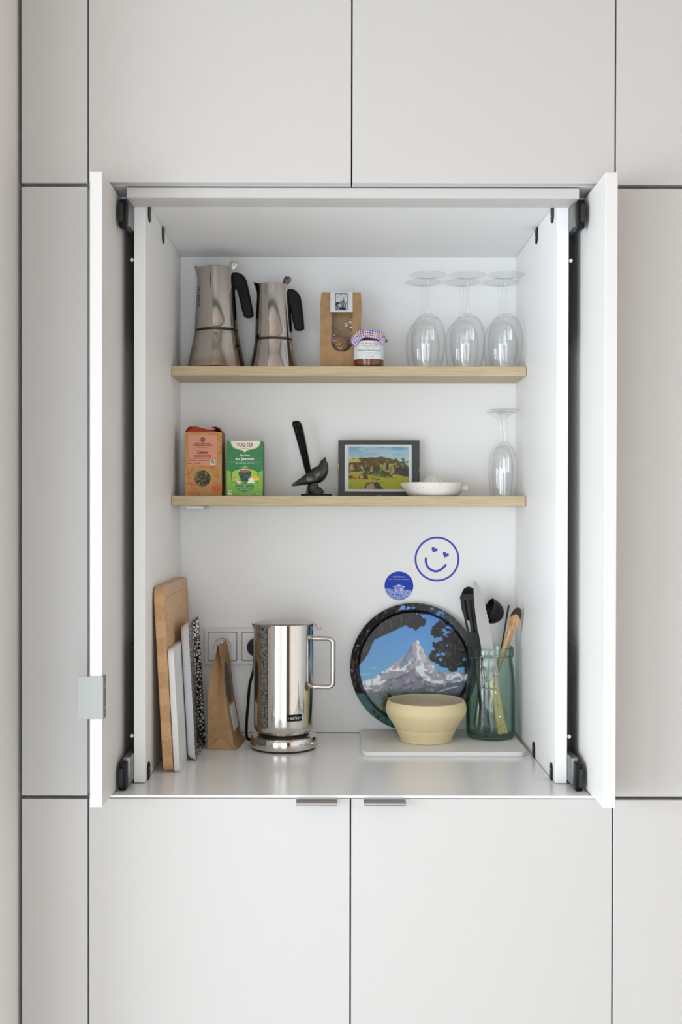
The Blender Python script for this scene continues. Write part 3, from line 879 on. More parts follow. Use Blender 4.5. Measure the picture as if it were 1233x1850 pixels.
# ------------------------------------------------------------------ tea boxes
def detox_box():
    d = 2.372; W, H, D = .0775, .1325, .066
    t = thing('tea_box', 'kraft brown tea box with pink label and open red top flaps', 'box', Vector((P(367.5, 0, d).x, d - DC, ZC + Z2)), rz=0)
    # open carton: four walls and a floor
    h = W / 2; th = .0008
    box('carton', -h, h, .0002, D, 0, H - .0001, 'kraft_dark', t)
    z3 = lambda x, y: ((x - 36) / 507, (1045 - y) / 875)       # zoomed pixels of the front -> 0..1
    def paint(c):
        c.put(c.X > -1, (196, 152, 98))
        n = c.noise(.12, .12, 2); c.mul(c.X > -1, .86, 1.1, n)
        red = (206, 106, 66)
        def L(pts, wd=.016): c.line([z3(*p) for p in pts], wd, red)
        # sprigs, leaves and a flower in line print
        L([(50, 640), (90, 700), (70, 800), (60, 900)]); L([(36, 750), (90, 745), (130, 700), (160, 640)])
        L([(90, 745), (105, 800), (85, 860)]); L([(60, 880), (110, 870), (170, 890), (215, 960), (240, 1040), (190, 1010), (140, 950), (110, 880)])
        L([(120, 880), (180, 950), (235, 1035)], .01); L([(260, 640), (330, 655), (400, 650), (430, 640), (480, 700), (500, 795), (440, 760), (405, 690), (400, 650)])
        L([(410, 650), (450, 700), (495, 790)], .01); L([(40, 200), (75, 215), (70, 260), (40, 300), (75, 330), (60, 380)])
        L([(380, 190), (430, 215), (470, 250), (520, 290)]); L([(430, 190), (480, 200), (530, 235)]); L([(490, 480), (520, 440), (540, 460)])
        L([(40, 560), (75, 590), (60, 630)]); L([(90, 1010), (130, 1000), (150, 1030), (100, 1045)])
        cx, cy = 465, 940
        for q in range(26):
            a = 2 * PI * q / 26; r0, r1 = 22, 62 + 12 * (q % 2)
            L([(cx + r0 * math.cos(a), cy + r0 * math.sin(a)), (cx + r1 * math.cos(a), cy + 1.3 * r1 * math.sin(a))], .012)
        for q in range(8):
            a = 2 * PI * q / 8; L([(cx, cy), (cx + 20 * math.cos(a), cy + 20 * math.sin(a))], .014)
        x0, y0 = z3(88, 620); x1, y1 = z3(478, 205)
        c.put((c.X > x0) & (c.X < x1) & (c.Y > y0) & (c.Y < y1), (222, 152, 128))
        for yy, a_, b_, wd in ((398, 140, 410, .003), (532, 100, 470, .003)):
            c.line([z3(a_, yy), z3(b_, yy)], .006, (170, 100, 80))
        gx0, gy0 = z3(386, 618); gx1, gy1 = z3(446, 545)
        c.put((c.X > gx0) & (c.X < gx1) & (c.Y > gy0) & (c.Y < gy1), (226, 232, 220))
        gx0, gy0 = z3(394, 595); gx1, gy1 = z3(438, 552)
        c.put((c.X > gx0) & (c.X < gx1) & (c.Y > gy0) & (c.Y < gy1), (60, 150, 90))
        c.line([z3(400, 590), z3(418, 570), z3(434, 556)], .012, (226, 232, 220))
        # round mark on the label
        for q, rr in ((0, 30), (1, 20)):
            c.line([z3(280 + rr * math.cos(a), 270 + rr * math.sin(a)) for a in [k * .35 for k in range(19)]], .010, (84, 50, 48))
        for yy in (256, 270, 284): c.line([z3(262, yy + 5), z3(298, yy - 5)], .010, (84, 50, 48))
    f = print_panel('front', W, H, 124, 210, paint, 'print_matt', t, (-h, 0, 0))
    def at(x, y):
        uu, vv = z3(x, y); return (uu * W, -.0002, vv * H)
    text('lettering', 'LE COMPTOIR', .0040, 'ink_brown', f, at(280, 323), width=.0315, bold=.00012)
    text('lettering', "D'HERBORISTERIE", .0040, 'ink_brown', f, at(280, 349), width=.0395, bold=.00012)
    text('lettering', 'PARIS DEPUIS 1924', .0026, 'ink_brown', f, at(280, 376), width=.025)
    text('lettering', 'Détox', .0100, 'ink_brown', f, at(280, 445), width=.0225, bold=.00015)
    text('lettering', 'MÉLANGE DE PLANTES BIOLOGIQUES', .0030, 'ink_brown', f, at(280, 490), width=.0365)
    text('lettering', 'ROMARIN, ORTIE, CASSIS', .0030, 'ink_brown', f, at(280, 508), width=.0365)
    text('lettering', 'INFUSION BIO', .0026, 'ink_brown', f, at(150, 558), width=.016)
    text('lettering', 'HERBAL TEA', .0026, 'ink_brown', f, at(300, 558), width=.022)
    text('lettering', '80 g', .0040, 'ink_brown', f, at(125, 600), width=.009)
    text('lettering', '45 CUPS', .0036, 'ink_brown', f, at(215, 600), width=.011)
    # round peep hole with loose tea
    cx, cy = z3(280, 805)
    ring = [(.0170 * math.cos(a), .0170 * math.sin(a)) for a in [2 * PI * k / 40 for k in range(40)]]
    shape('tea_window', [ring], .0004, 'tealeaf', f, loc=(cx * W, -.0003, cy * H))
    # flaps of the open top
    def flap(nm, pts, m):
        vs = [Vector(p) for p in pts]; n = len(vs)
        vv = vs + [v + Vector((0, .0006, -.0006)) for v in vs]
        fs = [tuple(range(n)), tuple(reversed(range(n, 2 * n)))] + [(i, (i + 1) % n, n + (i + 1) % n, n + i) for i in range(n)]
        mesh(nm, vv, fs, m, t)
    flap('flap', [(-h, .001, H), (-h, D, H), (-h + .006, D - .010, H + .012), (-h + .014, D * .5, H + .0145), (-h + .007, .008, H + .012)], 'red_card')
    flap('flap', [(h, D, H), (h, .001, H), (h - .006, .012, H + .010), (h - .016, D * .5, H + .014), (h - .026, D * .6, H + .014), (h - .010, D - .006, H + .012)], 'red_card')
    flap('flap', [(h - .002, .0005, H), (-h + .002, .0005, H), (-h + .014, .022, H + .0135), (-h + .020, .028, H + .0145), (h - .020, .020, H + .004)], 'red_in')
    flap('flap', [(-h + .002, D - .0005, H), (h - .002, D - .0005, H), (h - .012, D - .020, H + .009), (-h + .012, D - .020, H + .009)], 'red_card')
detox_box()

def green_box():
    d = 2.362; W, H, D = .0748, .1140, .062
    t = thing('tea_box', 'green tea box with cream banner and teacup picture', 'box', Vector((P(442.5, 0, d).x, d - DC, ZC + Z2)), rz=R(.6))
    h = W / 2
    box('carton', -h, h, .0002, D, 0, H, 'green_side', t, bev=.0006, seg=1)
    Z = lambda x, y: ((x - 612) / 485, (1046 - y) / 756)
    def paint(c):
        X = c.X * 485 + 612; Y = 1046 - c.Y * 756; c.X, c.Y = X, Y
        c.put(X > -1, (132, 184, 52))
        g = np.clip((Y - 700) / 350, 0, 1); c.c = c.c * (1 - .25 * g[..., None])
        dk = (42, 122, 60)
        c.poly([(600, 280), (1110, 280), (1110, 690), (1075, 705), (1035, 722), (1010, 740), (855, 620), (690, 740), (665, 715), (630, 700), (600, 690)], dk)
        # light medallion with a pointed top, dark rim
        def arch(s, off=0):
            pts = []
            for k in range(25):
                a = PI * k / 24
                pts.append((853 + (175 + s) * math.cos(a), 745 - (85 + s) * math.sin(a) * (1 - .15 * math.sin(a))))
            pts.insert(13, (853, 628 - s)); 
            return pts
        c.poly(arch(14) + [(680, 880), (1026, 880)], (30, 104, 50)); c.poly(arch(0) + [(690, 890), (1016, 890)], (150, 200, 62))
        # lower plaque
        c.poly([(730, 870), (976, 870), (980, 930), (950, 965), (880, 985), (853, 1000), (826, 985), (756, 965), (726, 930)], (44, 128, 58))
        c.ell(853, 860, 175, 38, (110, 160, 50))
        # cup
        c.poly([(768, 690), (944, 690), (938, 760), (915, 820), (885, 845), (825, 845), (797, 820), (774, 760)], (26, 46, 42))
        nz = c.noise(30, 30, 3); c.put((nz > .56) & c.inside([(775, 700), (938, 700), (930, 770), (905, 820), (805, 820), (780, 770)]), (56, 84, 76))
        c.ell(856, 697, 90, 24, (208, 210, 206)); c.ell(856, 702, 78, 18, (120, 66, 36)); c.ell(856, 706, 68, 13, (186, 92, 44))
        # ginger, lemon, blossom, leaf
        c.ell(715, 800, 34, 22, (190, 150, 104)); c.ell(745, 825, 30, 26, (210, 176, 128)); c.ell(780, 860, 32, 20, (222, 196, 140)); c.ell(768, 858, 16, 10, (240, 224, 176))
        c.ell(985, 785, 46, 22, (238, 176, 30)); c.poly([(965, 815), (1050, 795), (1045, 822), (1000, 838)], (246, 204, 60))
        c.poly([(815, 880), (860, 840), (905, 848), (880, 880)], (50, 128, 44))
        for k in range(5):
            a = 2 * PI * k / 5; c.ell(938 + 24 * math.cos(a), 832 + 24 * math.sin(a), 17, 15, (240, 240, 232))
        c.ell(938, 832, 8, 8, (220, 200, 110))
        for (x, y) in ((905, 862), (975, 862)): c.ell(x, y, 16, 12, (236, 238, 228))
        c.poly([(835, 895), (870, 895), (853, 915)], (180, 214, 90))
        # cream banner
        c.poly([(664, 280), (1066, 280), (1064, 320), (1040, 372), (990, 398), (920, 412), (875, 430), (853, 458), (832, 430), (790, 412), (730, 398), (684, 372), (664, 320)], (176, 196, 120))
        c.poly([(672, 280), (1058, 280), (1056, 318), (1032, 362), (985, 390), (915, 404), (872, 420), (853, 446), (836, 420), (795, 404), (735, 390), (692, 362), (672, 318)], (232, 226, 206))
        c.put((X > 635) & (X < 684) & (Y > 968) & (Y < 1030), (218, 230, 206)); c.put((X > 641) & (X < 678) & (Y > 974) & (Y < 1008), (58, 136, 74))
        c.line([(645, 1004), (660, 990), (674, 978)], 6, (218, 230, 206))
    f = print_panel('front', W, H, 120, 186, paint, 'print', t, (-h, -.0003, 0))
    def at(x, y): uu, vv = Z(x, y); return (uu * W, -.0002, vv * H)
    text('lettering', 'YOGI TEA', .0118, 'ink_red', f, at(856, 345), width=.0350, bold=.0002)
    text('lettering', 'AYURVEDIC', .0022, 'ink_soft', f, at(856, 394), width=.019)
    text('lettering', 'Thé Vert', .0066, 'ink_white', f, at(853, 489), width=.0215, bold=.00015)
    text('lettering', 'au Jasmin', .0082, 'ink_white', f, at(853, 536), width=.0385, bold=.0002)
    text('lettering', 'infusion ayurvédique au thé vert au jasmin,', .0028, 'ink_white', f, at(853, 578), width=.062)
    text('lettering', 'gingembre, fleurs de citron', .0028, 'ink_white', f, at(853, 598), width=.039)
    text('lettering', 'Équilibre, plantes, énergie', .0028, 'ink_white', f, at(853, 935), width=.033)
    text('lettering', 'bio et naturel', .0028, 'ink_white', f, at(853, 957), width=.020)
    text('lettering', '17 sachets d\'infusion', .0034, 'ink_white', f, at(853, 1023), width=.034)
    text('lettering', '30,6 g', .0042, 'ink_white', f, at(1042, 1021), width=.0105)
green_box()

# ------------------------------------------------------------------ bird sculpture
def bird():
    d = 2.405; k = d / 2055 / 3.626
    org = Vector((P(572, 0, d).x, d - DC, ZC + Z2))
    t = thing('bird_figurine', 'dark bronze bird figurine with long upright tail feathers', 'sculpture', org)
    def Q(x, y): return Vector(((x - 986.5) * k, 0, (566.5 - y) * k))
    # body: one continuous swept form from wing tip to beak
    path = [(824, 497, 5, 3), (850, 486, 14, 8), (885, 474, 22, 18), (925, 455, 36, 34), (962, 440, 48, 44), (995, 425, 54, 48), (1018, 400, 48, 46), (1030, 375, 36, 38), (1034, 352, 28, 31), (1036, 338, 23, 25), (1039, 328, 13, 12), (1042, 318, 7, 6), (1044, 309, 1.5, 1.5)]
    P_ = smooth_path([Vector((x, y, 0)) for x, y, a, b in path], 5); A_ = smooth_path([Vector((a, b, 0)) for x, y, a, b in path], 5)
    tube('body', [Q(p.x, p.y) for p in P_], [(a.x * k, a.y * k) for a in A_], 'bronze', t, 28, flat=(0, 1, 0))
    # folded wings, laid on the flanks
    for s in (-1, 1):
        wp = [(832, 494, 6), (870, 478, 18), (915, 462, 26), (960, 448, 30), (995, 440, 24), (1015, 430, 8)]
        W_ = smooth_path([Vector((x, y, r)) for x, y, r in wp], 5)
        n = len(W_)
        tube('wing', [Q(p.x, p.y) + Vector((0, s * k * (12 + 32 * math.sin(PI * i / (n - 1)) ** .8 * min(1, i / (n * .45))), 0)) for i, p in enumerate(W_)],
             [(p.z * k, max(.0006, p.z * k * .32)) for p in W_], 'bronze', t, 16, flat=(0, 1, 0))
    for s in (-1, 1):
        e = lathe('eye', [(0, -.0006), (.0011, 0), (.0007, .0006), (0, .0008)], 'black', t, 10)
        e.location = Q(1040, 345) + Vector((0, s * 23 * k, 0)); e.rotation_euler = (R(-90 * s), 0, 0)
    # upright tail: a fan of grooved feathers in one blade
    tp = [(936, 425, 16), (930, 395, 21), (918, 340, 23), (902, 270, 26), (884, 190, 29), (866, 120, 31), (852, 85, 28), (847, 74, 20)]
    T_ = smooth_path([Vector((x, y, r)) for x, y, r in tp], 6); n = len(T_)
    vs, fs = [], []; SG = 40
    for i, p in enumerate(T_):
        tq = (T_[min(i + 1, n - 1)] - T_[max(i - 1, 0)]); tq.z = 0; tq.normalize(); nx_, ny_ = -tq.y, tq.x
        for q in range(SG):
            a = 2 * PI * q / SG; c_ = math.cos(a)
            w_ = p.z * c_
            th = .0026 * (abs(math.sin(a)) ** .5) * (1 + .75 * math.cos(c_ * 5 * PI)) * (1 if math.sin(a) > 0 else -1)
            v = Q(p.x + nx_ * w_, p.y + ny_ * w_ + (5 * c_ if i > n - 8 else 0)); v.y = th + .0005 * w_ / p.z; vs.append(v)
    for i in range(n - 1):
        for q in range(SG):
            q2 = (q + 1) % SG; fs.append((i * SG + q, i * SG + q2, (i + 1) * SG + q2, (i + 1) * SG + q))
    fs += [tuple(range(SG)), tuple((n - 1) * SG + q for q in range(SG))]
    o = mesh('tail', vs, fs, 'bronze', t, True); o.data.set_sharp_from_angle(angle=R(50))
    # rock and leg mass under the breast, then the plinth
    rk = smooth_path([Vector((965, 470, 30)), Vector((965, 500, 36)), Vector((968, 520, 40)), Vector((978, 540, 52)), Vector((982, 556, 62))], 5)
    tube('rock', [Q(p.x, p.y) for p in rk], [(p.z * k, p.z * k * .8) for p in rk], 'bronze', t, 18, flat=(0, 1, 0))
    tube('leg', [Q(945, 485), Q(932, 515), Q(930, 552)], [(12 * k, .003), (9 * k, .003), (13 * k, .004)], 'bronze', t, 12, flat=(0, 1, 0))
    tube('leg', [Q(985, 490), Q(1000, 520), Q(1025, 552)], [(12 * k, .003), (9 * k, .003), (10 * k, .004)], 'bronze', t, 12, flat=(0, 1, 0))
    box('plinth', -.0323, .0323, -.020, .020, 0, .0045, 'black', t, bev=.0008)
bird()

# ------------------------------------------------------------------ framed picture
def picture():
    d = 2.4370; k = d / 2055
    W, H = 147.5 * k, .1222
    tilt = R(-7)
    t = thing('picture_frame', 'charcoal bordered clip frame with rocky meadow landscape picture', 'picture', Vector((P(685.2, 0, d).x, d - DC, ZC + Z2 + .0002)), rot=(tilt, 0, 0))
    box('backing', -W / 2, W / 2, .0012, .0040, 0, H, 'mat_grey', t, bev=.0003, seg=1)
    box('border', -W / 2, W / 2, .0004, .0012, 0, H, 'mat_grey', t)
    q = 1 / 3.245 * k
    def R4(x0, y0, x1, y1): return ((x0 - 340) * q, (571 - y1) * q * 1.0, (x1 - 340) * q, (571 - y0) * q)
    a = R4(138, 263, 533, 541); box('white_mat', a[0], a[2], -.0001, .0004, a[1], a[3], 'paper', t)
    a = R4(158, 275, 515, 528)
    def paint(c):
        X = 158 + c.X * 357; Y = 528 - c.Y * 253; c.X, c.Y = X, Y
        c.put(X > -1, (140, 180, 205)); g = np.clip((Y - 275) / 80, 0, 1)
        c.c = np.array(srgb(118, 166, 200)) * (1 - g[..., None]) + np.array(srgb(186, 208, 210)) * g[..., None]
        n = c.noise(90, 18, 1); c.put((n > .56) & (Y < 360), (200, 214, 216), .5)
        J = ((c.noise(18, 18, 5) - .5) * 14, (c.noise(18, 18, 6) - .5) * 14)
        c.poly([(150, 352), (200, 346), (280, 342), (350, 336), (400, 345), (440, 356), (480, 366), (515, 392), (530, 600), (150, 600)], (104, 88, 52), jitter=J)
        nz = c.noise(22, 16, 8); c.put((nz > .52) & (Y > 345) & (Y < 440), (70, 66, 48), .8)
        c.poly([(150, 352), (215, 345), (235, 362), (180, 370), (150, 372)], (206, 186, 70), jitter=J)
        c.poly([(150, 430), (230, 425), (330, 400), (345, 378), (440, 375), (420, 420), (515, 455), (530, 600), (150, 600)], (168, 172, 58), jitter=J)
        c.poly([(270, 395), (330, 385), (400, 430), (425, 460), (380, 462), (300, 442), (250, 440)], (62, 84, 50), jitter=J)
        c.poly([(150, 440), (180, 448), (215, 468), (160, 466)], (70, 92, 52)); c.poly([(300, 455), (350, 470), (330, 478), (290, 470)], (74, 96, 54))
        n2 = c.noise(40, 12, 9); c.put((n2 > .55) & (Y > 440), (196, 150, 62), .6); c.put((n2 < .36) & (Y > 440), (128, 150, 50), .6)
        def rock(x, y, w_, h_):
            c.poly([(x - w_, y + h_), (x - w_ * .8, y - h_ * .3), (x - w_ * .2, y - h_), (x + w_ * .5, y - h_ * .7), (x + w_, y + h_)], (84, 66, 58), jitter=J)
            c.poly([(x - w_ * .8, y + h_), (x - w_ * .7, y - h_ * .2), (x - w_ * .1, y - h_ * .8), (x + w_ * .1, y + h_ * .6)], (182, 148, 112), jitter=J)
        for r in ((190, 395, 28, 26), (250, 450, 30, 20), (380, 388, 24, 26), (430, 410, 28, 30), (305, 410, 20, 18), (250, 400, 18, 16), (310, 510, 62, 26)): rock(*r)
        c.poly([(440, 440), (450, 395), (480, 385), (515, 395), (515, 455)], (74, 68, 66), jitter=J)
        c.poly([(455, 392), (460, 362), (490, 358), (505, 380), (495, 395)], (84, 112, 70), jitter=J)
        c.put((c.noise(8, 8, 12) > .66) & (Y > 350) & (Y < 440), (190, 160, 110), .6)
    print_panel('landscape_print', a[2] - a[0], a[3] - a[1], 150, 108, paint, 'print_matt', t, (a[0], -.0006, a[1]))
    box('glazing', -W / 2, W / 2, -.0030, -.0012, 0, H, 'picglass', t)
    for (x, z, wx, wz) in ((-W / 2, H * .53, .0022, .012), (W / 2, H * .47, .0022, .012), (0, H, .011, .0014), (0, 0.001, .011, .0012)):
        box('clip', x - wx / 2, x + wx / 2, -.0036, .0042, z - wz / 2, z + wz / 2, 'clipmetal', t, bev=.0003, seg=1)
picture()

# ------------------------------------------------------------------ citrus juicer
def juicer():
    d = 2.400
    t = thing('citrus_juicer', 'speckled white stoneware citrus juicer in front of the frame', 'juicer', Vector((P(783.5, 0, d).x, d - DC, ZC + Z2)))
    r = .0622
    def warp(v):
        a = math.atan2(v.y, -v.x); q = v.copy(); rr = math.hypot(v.x, v.y)
        if v.z > .017 and rr > .05:
            f = max(0, 1 - abs(a) / .28); q.x -= .0085 * f * f * (3 - 2 * f) * (v.z - .017) / .0115; q.z -= .003 * f * f
        return q
    prof = [(0, .0002), (.0480, .0002), (.0540, .003), (.0600, .012), (r, .022), (r + .0005, .0280), (r - .001, .0292), (r - .004, .0285), (.0565, .014), (.050, .0080), (.030, .0065), (0, .0065)]
    lathe('dish', prof, 'stoneware', t, 96, warp=warp)
    # ribbed cone
    vs, fs = [], []; SG = 64; rows = 14
    for j in range(rows + 1):
        f = j / rows; z = .006 + .0400 * f; rr = .0255 * math.sqrt(max(0, 1 - f ** 2.2)) + .0002
        for q in range(SG):
            a = 2 * PI * q / SG; e = rr * (1 + .09 * math.cos(10 * a) * (1 - f * .6)); vs.append((e * math.cos(a), e * math.sin(a), z))
    for j in range(rows):
        for q in range(SG):
            q2 = (q + 1) % SG; fs.append((j * SG + q, j * SG + q2, (j + 1) * SG + q2, (j + 1) * SG + q))
    fs.append(tuple(rows * SG + q for q in range(SG)))
    mesh('reamer', vs, fs, 'stoneware', t, True)
    out = [(.0585, .0115), (.0655, .0125), (.0705, .013), (.0722, .0145), (.0724, .0215), (.0705, .0228), (.0655, .0232), (.0600, .0235)]
    shape('grip', [out], .024, 'stoneware', t, bev=.002, smooth=True)
juicer()

# ------------------------------------------------------------------ stickers on the niche back
def smiley():
    k = 2.481 / 2055
    c0 = P(790.2, 1009.8, 2.4808)
    t = thing('smiley_sticker', 'blue outline smiling face sticker with heart eyes on the niche back', 'sticker', c0)
    q = k / 7.706
    Zc = lambda x, y: ((x - 850) * q, (386 - y) * q)
    ro, ri = 312 * q, 286 * q
    shape('outline', [[(ro * math.cos(a), ro * math.sin(a)) for a in [2 * PI * i / 96 for i in range(96)]], [(ri * math.cos(a), ri * math.sin(a)) for a in [2 * PI * i / 96 for i in range(96)]]], .0003, 'blue', t)
    def heart(cx, cy, s, ang):
        pts = []
        for i in range(40):
            a = 2 * PI * i / 40
            x = 16 * math.sin(a) ** 3; y = 13 * math.cos(a) - 5 * math.cos(2 * a) - 2 * math.cos(3 * a) - math.cos(4 * a)
            x *= s; y *= s
            pts.append((x * math.cos(ang) - y * math.sin(ang), x * math.sin(ang) + y * math.cos(ang)))
        o = Zc(cx, cy); shape('heart_eye', [[(o[0] + x, o[1] + y) for x, y in pts]], .0003, 'blue', t)
    heart(812, 256, q * 2.75, R(-24)); heart(970, 327, q * 2.75, R(-24))
    mid = smooth_path([(695, 378, 0), (697, 430, 0), (720, 490, 0), (768, 535, 0), (828, 555, 0), (880, 545, 0), (925, 515, 0), (970, 470, 0)], 6)
    L_, R_ = [], []
    for i, p in enumerate(mid):
        tg = (mid[min(i + 1, len(mid) - 1)] - mid[max(i - 1, 0)]).normalized(); n = Vector((-tg.y, tg.x, 0)) * 16
        L_.append(p + n); R_.append(p - n)
    def cap(p, a0): return [p + Vector((16 * math.cos(a0 + PI * i / 8), 16 * math.sin(a0 + PI * i / 8), 0)) for i in range(1, 8)]
    tg = (mid[-1] - mid[-2]).normalized(); a_end = math.atan2(tg.x, -tg.y)
    endn = math.atan2(*(Vector((-tg.y, tg.x, 0)).yx))
    tg0 = (mid[1] - mid[0]).normalized(); st = math.atan2(-tg0.x, tg0.y)
    e1 = [mid[-1] + Vector((16 * math.cos(endn - PI * i / 8), 16 * math.sin(endn - PI * i / 8), 0)) for i in range(1, 8)]
    stn = math.atan2(-(tg0.x), tg0.y)
    s1 = [mid[0] + Vector((16 * math.cos(stn - PI * i / 8), 16 * math.sin(stn - PI * i / 8), 0)) for i in range(1, 8)]
    n0 = Vector((-tg0.y, tg0.x, 0)); b0 = math.atan2(-n0.y, -n0.x)
    s1 = [mid[0] + Vector((16 * math.cos(b0 - PI * i / 8), 16 * math.sin(b0 - PI * i / 8), 0)) for i in range(1, 8)]
    shape('smile', [[Zc(p.x, p.y) for p in L_ + e1 + list(reversed(R_)) + s1]], .0003, 'blue', t)
smiley()

def disc_print(name, rad, rings, seg, paint, m, parent, height=None):
    """printed disc in XZ facing -Y; height(r)->y; paint works in local metres (x right, z up)"""
    vs = []; 
    rr = [rad * j / rings for j in range(1, rings + 1)]
    vs.append((0, height(0) if height else 0, 0))
    for r in rr:
        for k in range(seg):
            a = 2 * PI * k / seg; vs.append((r * math.cos(a), height(r) if height else 0, r * math.sin(a)))
    fs = [(0, 1 + k, 1 + (k + 1) % seg) for k in range(seg)]
    for j in range(rings - 1):
        for k in range(seg):
            k2 = (k + 1) % seg; a = 1 + j * seg; fs.append((a + k, a + seg + k, a + seg + k2, a + k2))
    arr = np.array(vs); cv = Canvas(arr[:, 0].copy(), arr[:, 2].copy(), (255, 255, 255)); paint(cv)
    me = bpy.data.meshes.new(name); me.from_pydata(vs, [], fs); me.materials.append(M[m])
    set_print(me, cv.c)
    bm = bmesh.new(); bm.from_mesh(me); bmesh.ops.recalc_face_normals(bm, faces=bm.faces)
    if bm.faces[0].normal.y > 0: bmesh.ops.reverse_faces(bm, faces=bm.faces)
    bm.to_mesh(me); bm.free()
    me.polygons.foreach_set('use_smooth', [True] * len(me.polygons))
    o = bpy.data.objects.new(name, me); link(o, parent)
    return o

def round_sticker():
    k = 2.481 / 2055
    t = thing('round_sticker', 'round blue sticker with small white house above the round tray', 'sticker', P(721.5, 1058.3, 2.4806))
    rad = .0313
    def paint(c):
        q = k / 7.706
        X = 322 + c.X / q; Y = 757 - c.Y / q; c.X, c.Y = X, Y
        c.put(X > -999, (46, 72, 178))
        top = 795 + (X - 130) * .06
        n = c.noise(7, 9, 3, 3); g = Y > top + (c.noise(20, 20, 4) - .5) * 20
        c.put(g, (120, 140, 206)); c.put(g & (n > .54), (186, 196, 228)); c.put(g & (n < .42), (74, 92, 186))
        c.poly([(258, 775), (322, 748), (392, 778), (392, 828), (258, 828)], (120, 130, 200))
        c.line([(246, 772), (322, 744), (400, 776)], 9, (232, 234, 242)); c.ell(322, 765, 8, 8, (232, 234, 242))
        for x in (284, 354): 
            c.ell(x, 807, 19, 23, (232, 234, 242)); c.ell(x, 807, 8, 13, (60, 80, 180))
    f = disc_print('face', rad, 60, 150, paint, 'print_matt', t)
    f.location = (0, -.0004, 0)
    ring = [(rad * math.cos(a), rad * math.sin(a)) for a in [2 * PI * i / 72 for i in range(72)]]
    shape('backing', [ring], .0003, 'paper', t)
    q = k / 7.706
    text('lettering', 'cyril besson', .0044, 'ink_white', t, (0, -.0006, (757 - 630) * q), width=.0265)
    text('lettering', 'piano · taille douce · aérographe', .0026, 'ink_white', t, (0, -.0006, (757 - 664) * q), width=.0465)
round_sticker()

# ------------------------------------------------------------------ boards leaning on the left side panel
WZ = ZC + ZB + .0001
def wooden_board():
    # stands on its long edge, leaning left; made of glued staves
    TH, L, H = .0185, .335, .345; lean = math.atan2(.0185, H)
    t = thing('cutting_board', 'large beech cutting board leaning against the left side panel', 'cutting board',
              Vector((-.3010, 2.098 - DC, WZ)), rot=(0, -lean, 0))
    # local frame: board fills x -TH..0, y 0..L, z 0..H
    rad = .022; n = 11; zs = [H * i / n for i in range(n + 1)]
    def inset(z):
        e = min(z, H - z)
        return 0 if e >= rad else rad - math.sqrt(max(0, rad * rad - (rad - e) ** 2))
    for i in range(n):
        z0, z1 = zs[i] + .00004, zs[i + 1] - .00004
        lv = [z0 + (z1 - z0) * q / 6 for q in range(7)]
        vs, fs = [], []
        ch = .0012
        for z in lv:
            e = inset(z); y0, y1 = e, L - e
            vs += [(-TH, y0 + ch, z), (-TH + ch, y0, z), (-ch, y0, z), (0, y0 + ch, z), (0, y1 - ch, z), (-ch, y1, z), (-TH + ch, y1, z), (-TH, y1 - ch, z)]
        for q in range(6):
            for k in range(8):
                k2 = (k + 1) % 8; fs.append((q * 8 + k, q * 8 + k2, (q + 1) * 8 + k2, (q + 1) * 8 + k))
        fs += [tuple(range(8)), tuple(48 + k for k in range(8))]
        o = mesh('stave', vs, fs, 'beech', t)
        o.data.materials.append(M['endgrain' if i % 2 else 'endgrain2'])
        for p in o.data.polygons:
            if abs(p.normal.y) > .6: p.material_index = 1
    # juice groove round the face
    gy0, gy1, gz0, gz1, rr = .022, L - .022, .022, H - .022, .016
    loop = []
    for cy, cz, a0 in ((gy1 - rr, gz1 - rr, 0), (gy0 + rr, gz1 - rr, 90), (gy0 + rr, gz0 + rr, 180), (gy1 - rr, gz0 + rr, 270)):
        for k in range(7):
            a = R(a0 + 15 * k); loop.append((0.00005, cy + rr * math.cos(a), cz + rr * math.sin(a)))
    tube('groove_line', loop, .0006, 'groove', t, 6, closed=True)
M['endgrain2'] = oak_mat('endgrain_light', srgb(216, 172, 124), srgb(186, 138, 92), (150, 1, 90), 3.0)
M['groove'] = mat('groove_wood', srgb(186, 146, 104), 0.6)
wooden_board()

def white_board():
    TH, L, H = .0112, .155, .2300; lean = math.atan2(.0125, H)
    t = thing('cutting_board', 'thick white marble board between the beech board and patterned tray', 'cutting board',
              Vector((-.2886, 2.102 - DC, WZ)), rot=(0, -lean, 0))
    rad = .012
    pts = []
    for cy, cz, a0 in ((L - rad, H - rad, 0), (rad, H - rad, 90), (rad, rad, 180), (L - rad, rad, 270)):
        for k in range(7):
            a = R(a0 + 15 * k); pts.append((cy + rad * math.cos(a), cz + rad * math.sin(a)))
    o = shape('slab', [pts], TH, 'marble', t, bev=.0012, smooth=True)
    o.rotation_euler = (0, 0, R(90)); o.location = (-TH / 2, 0, 0)
white_board()

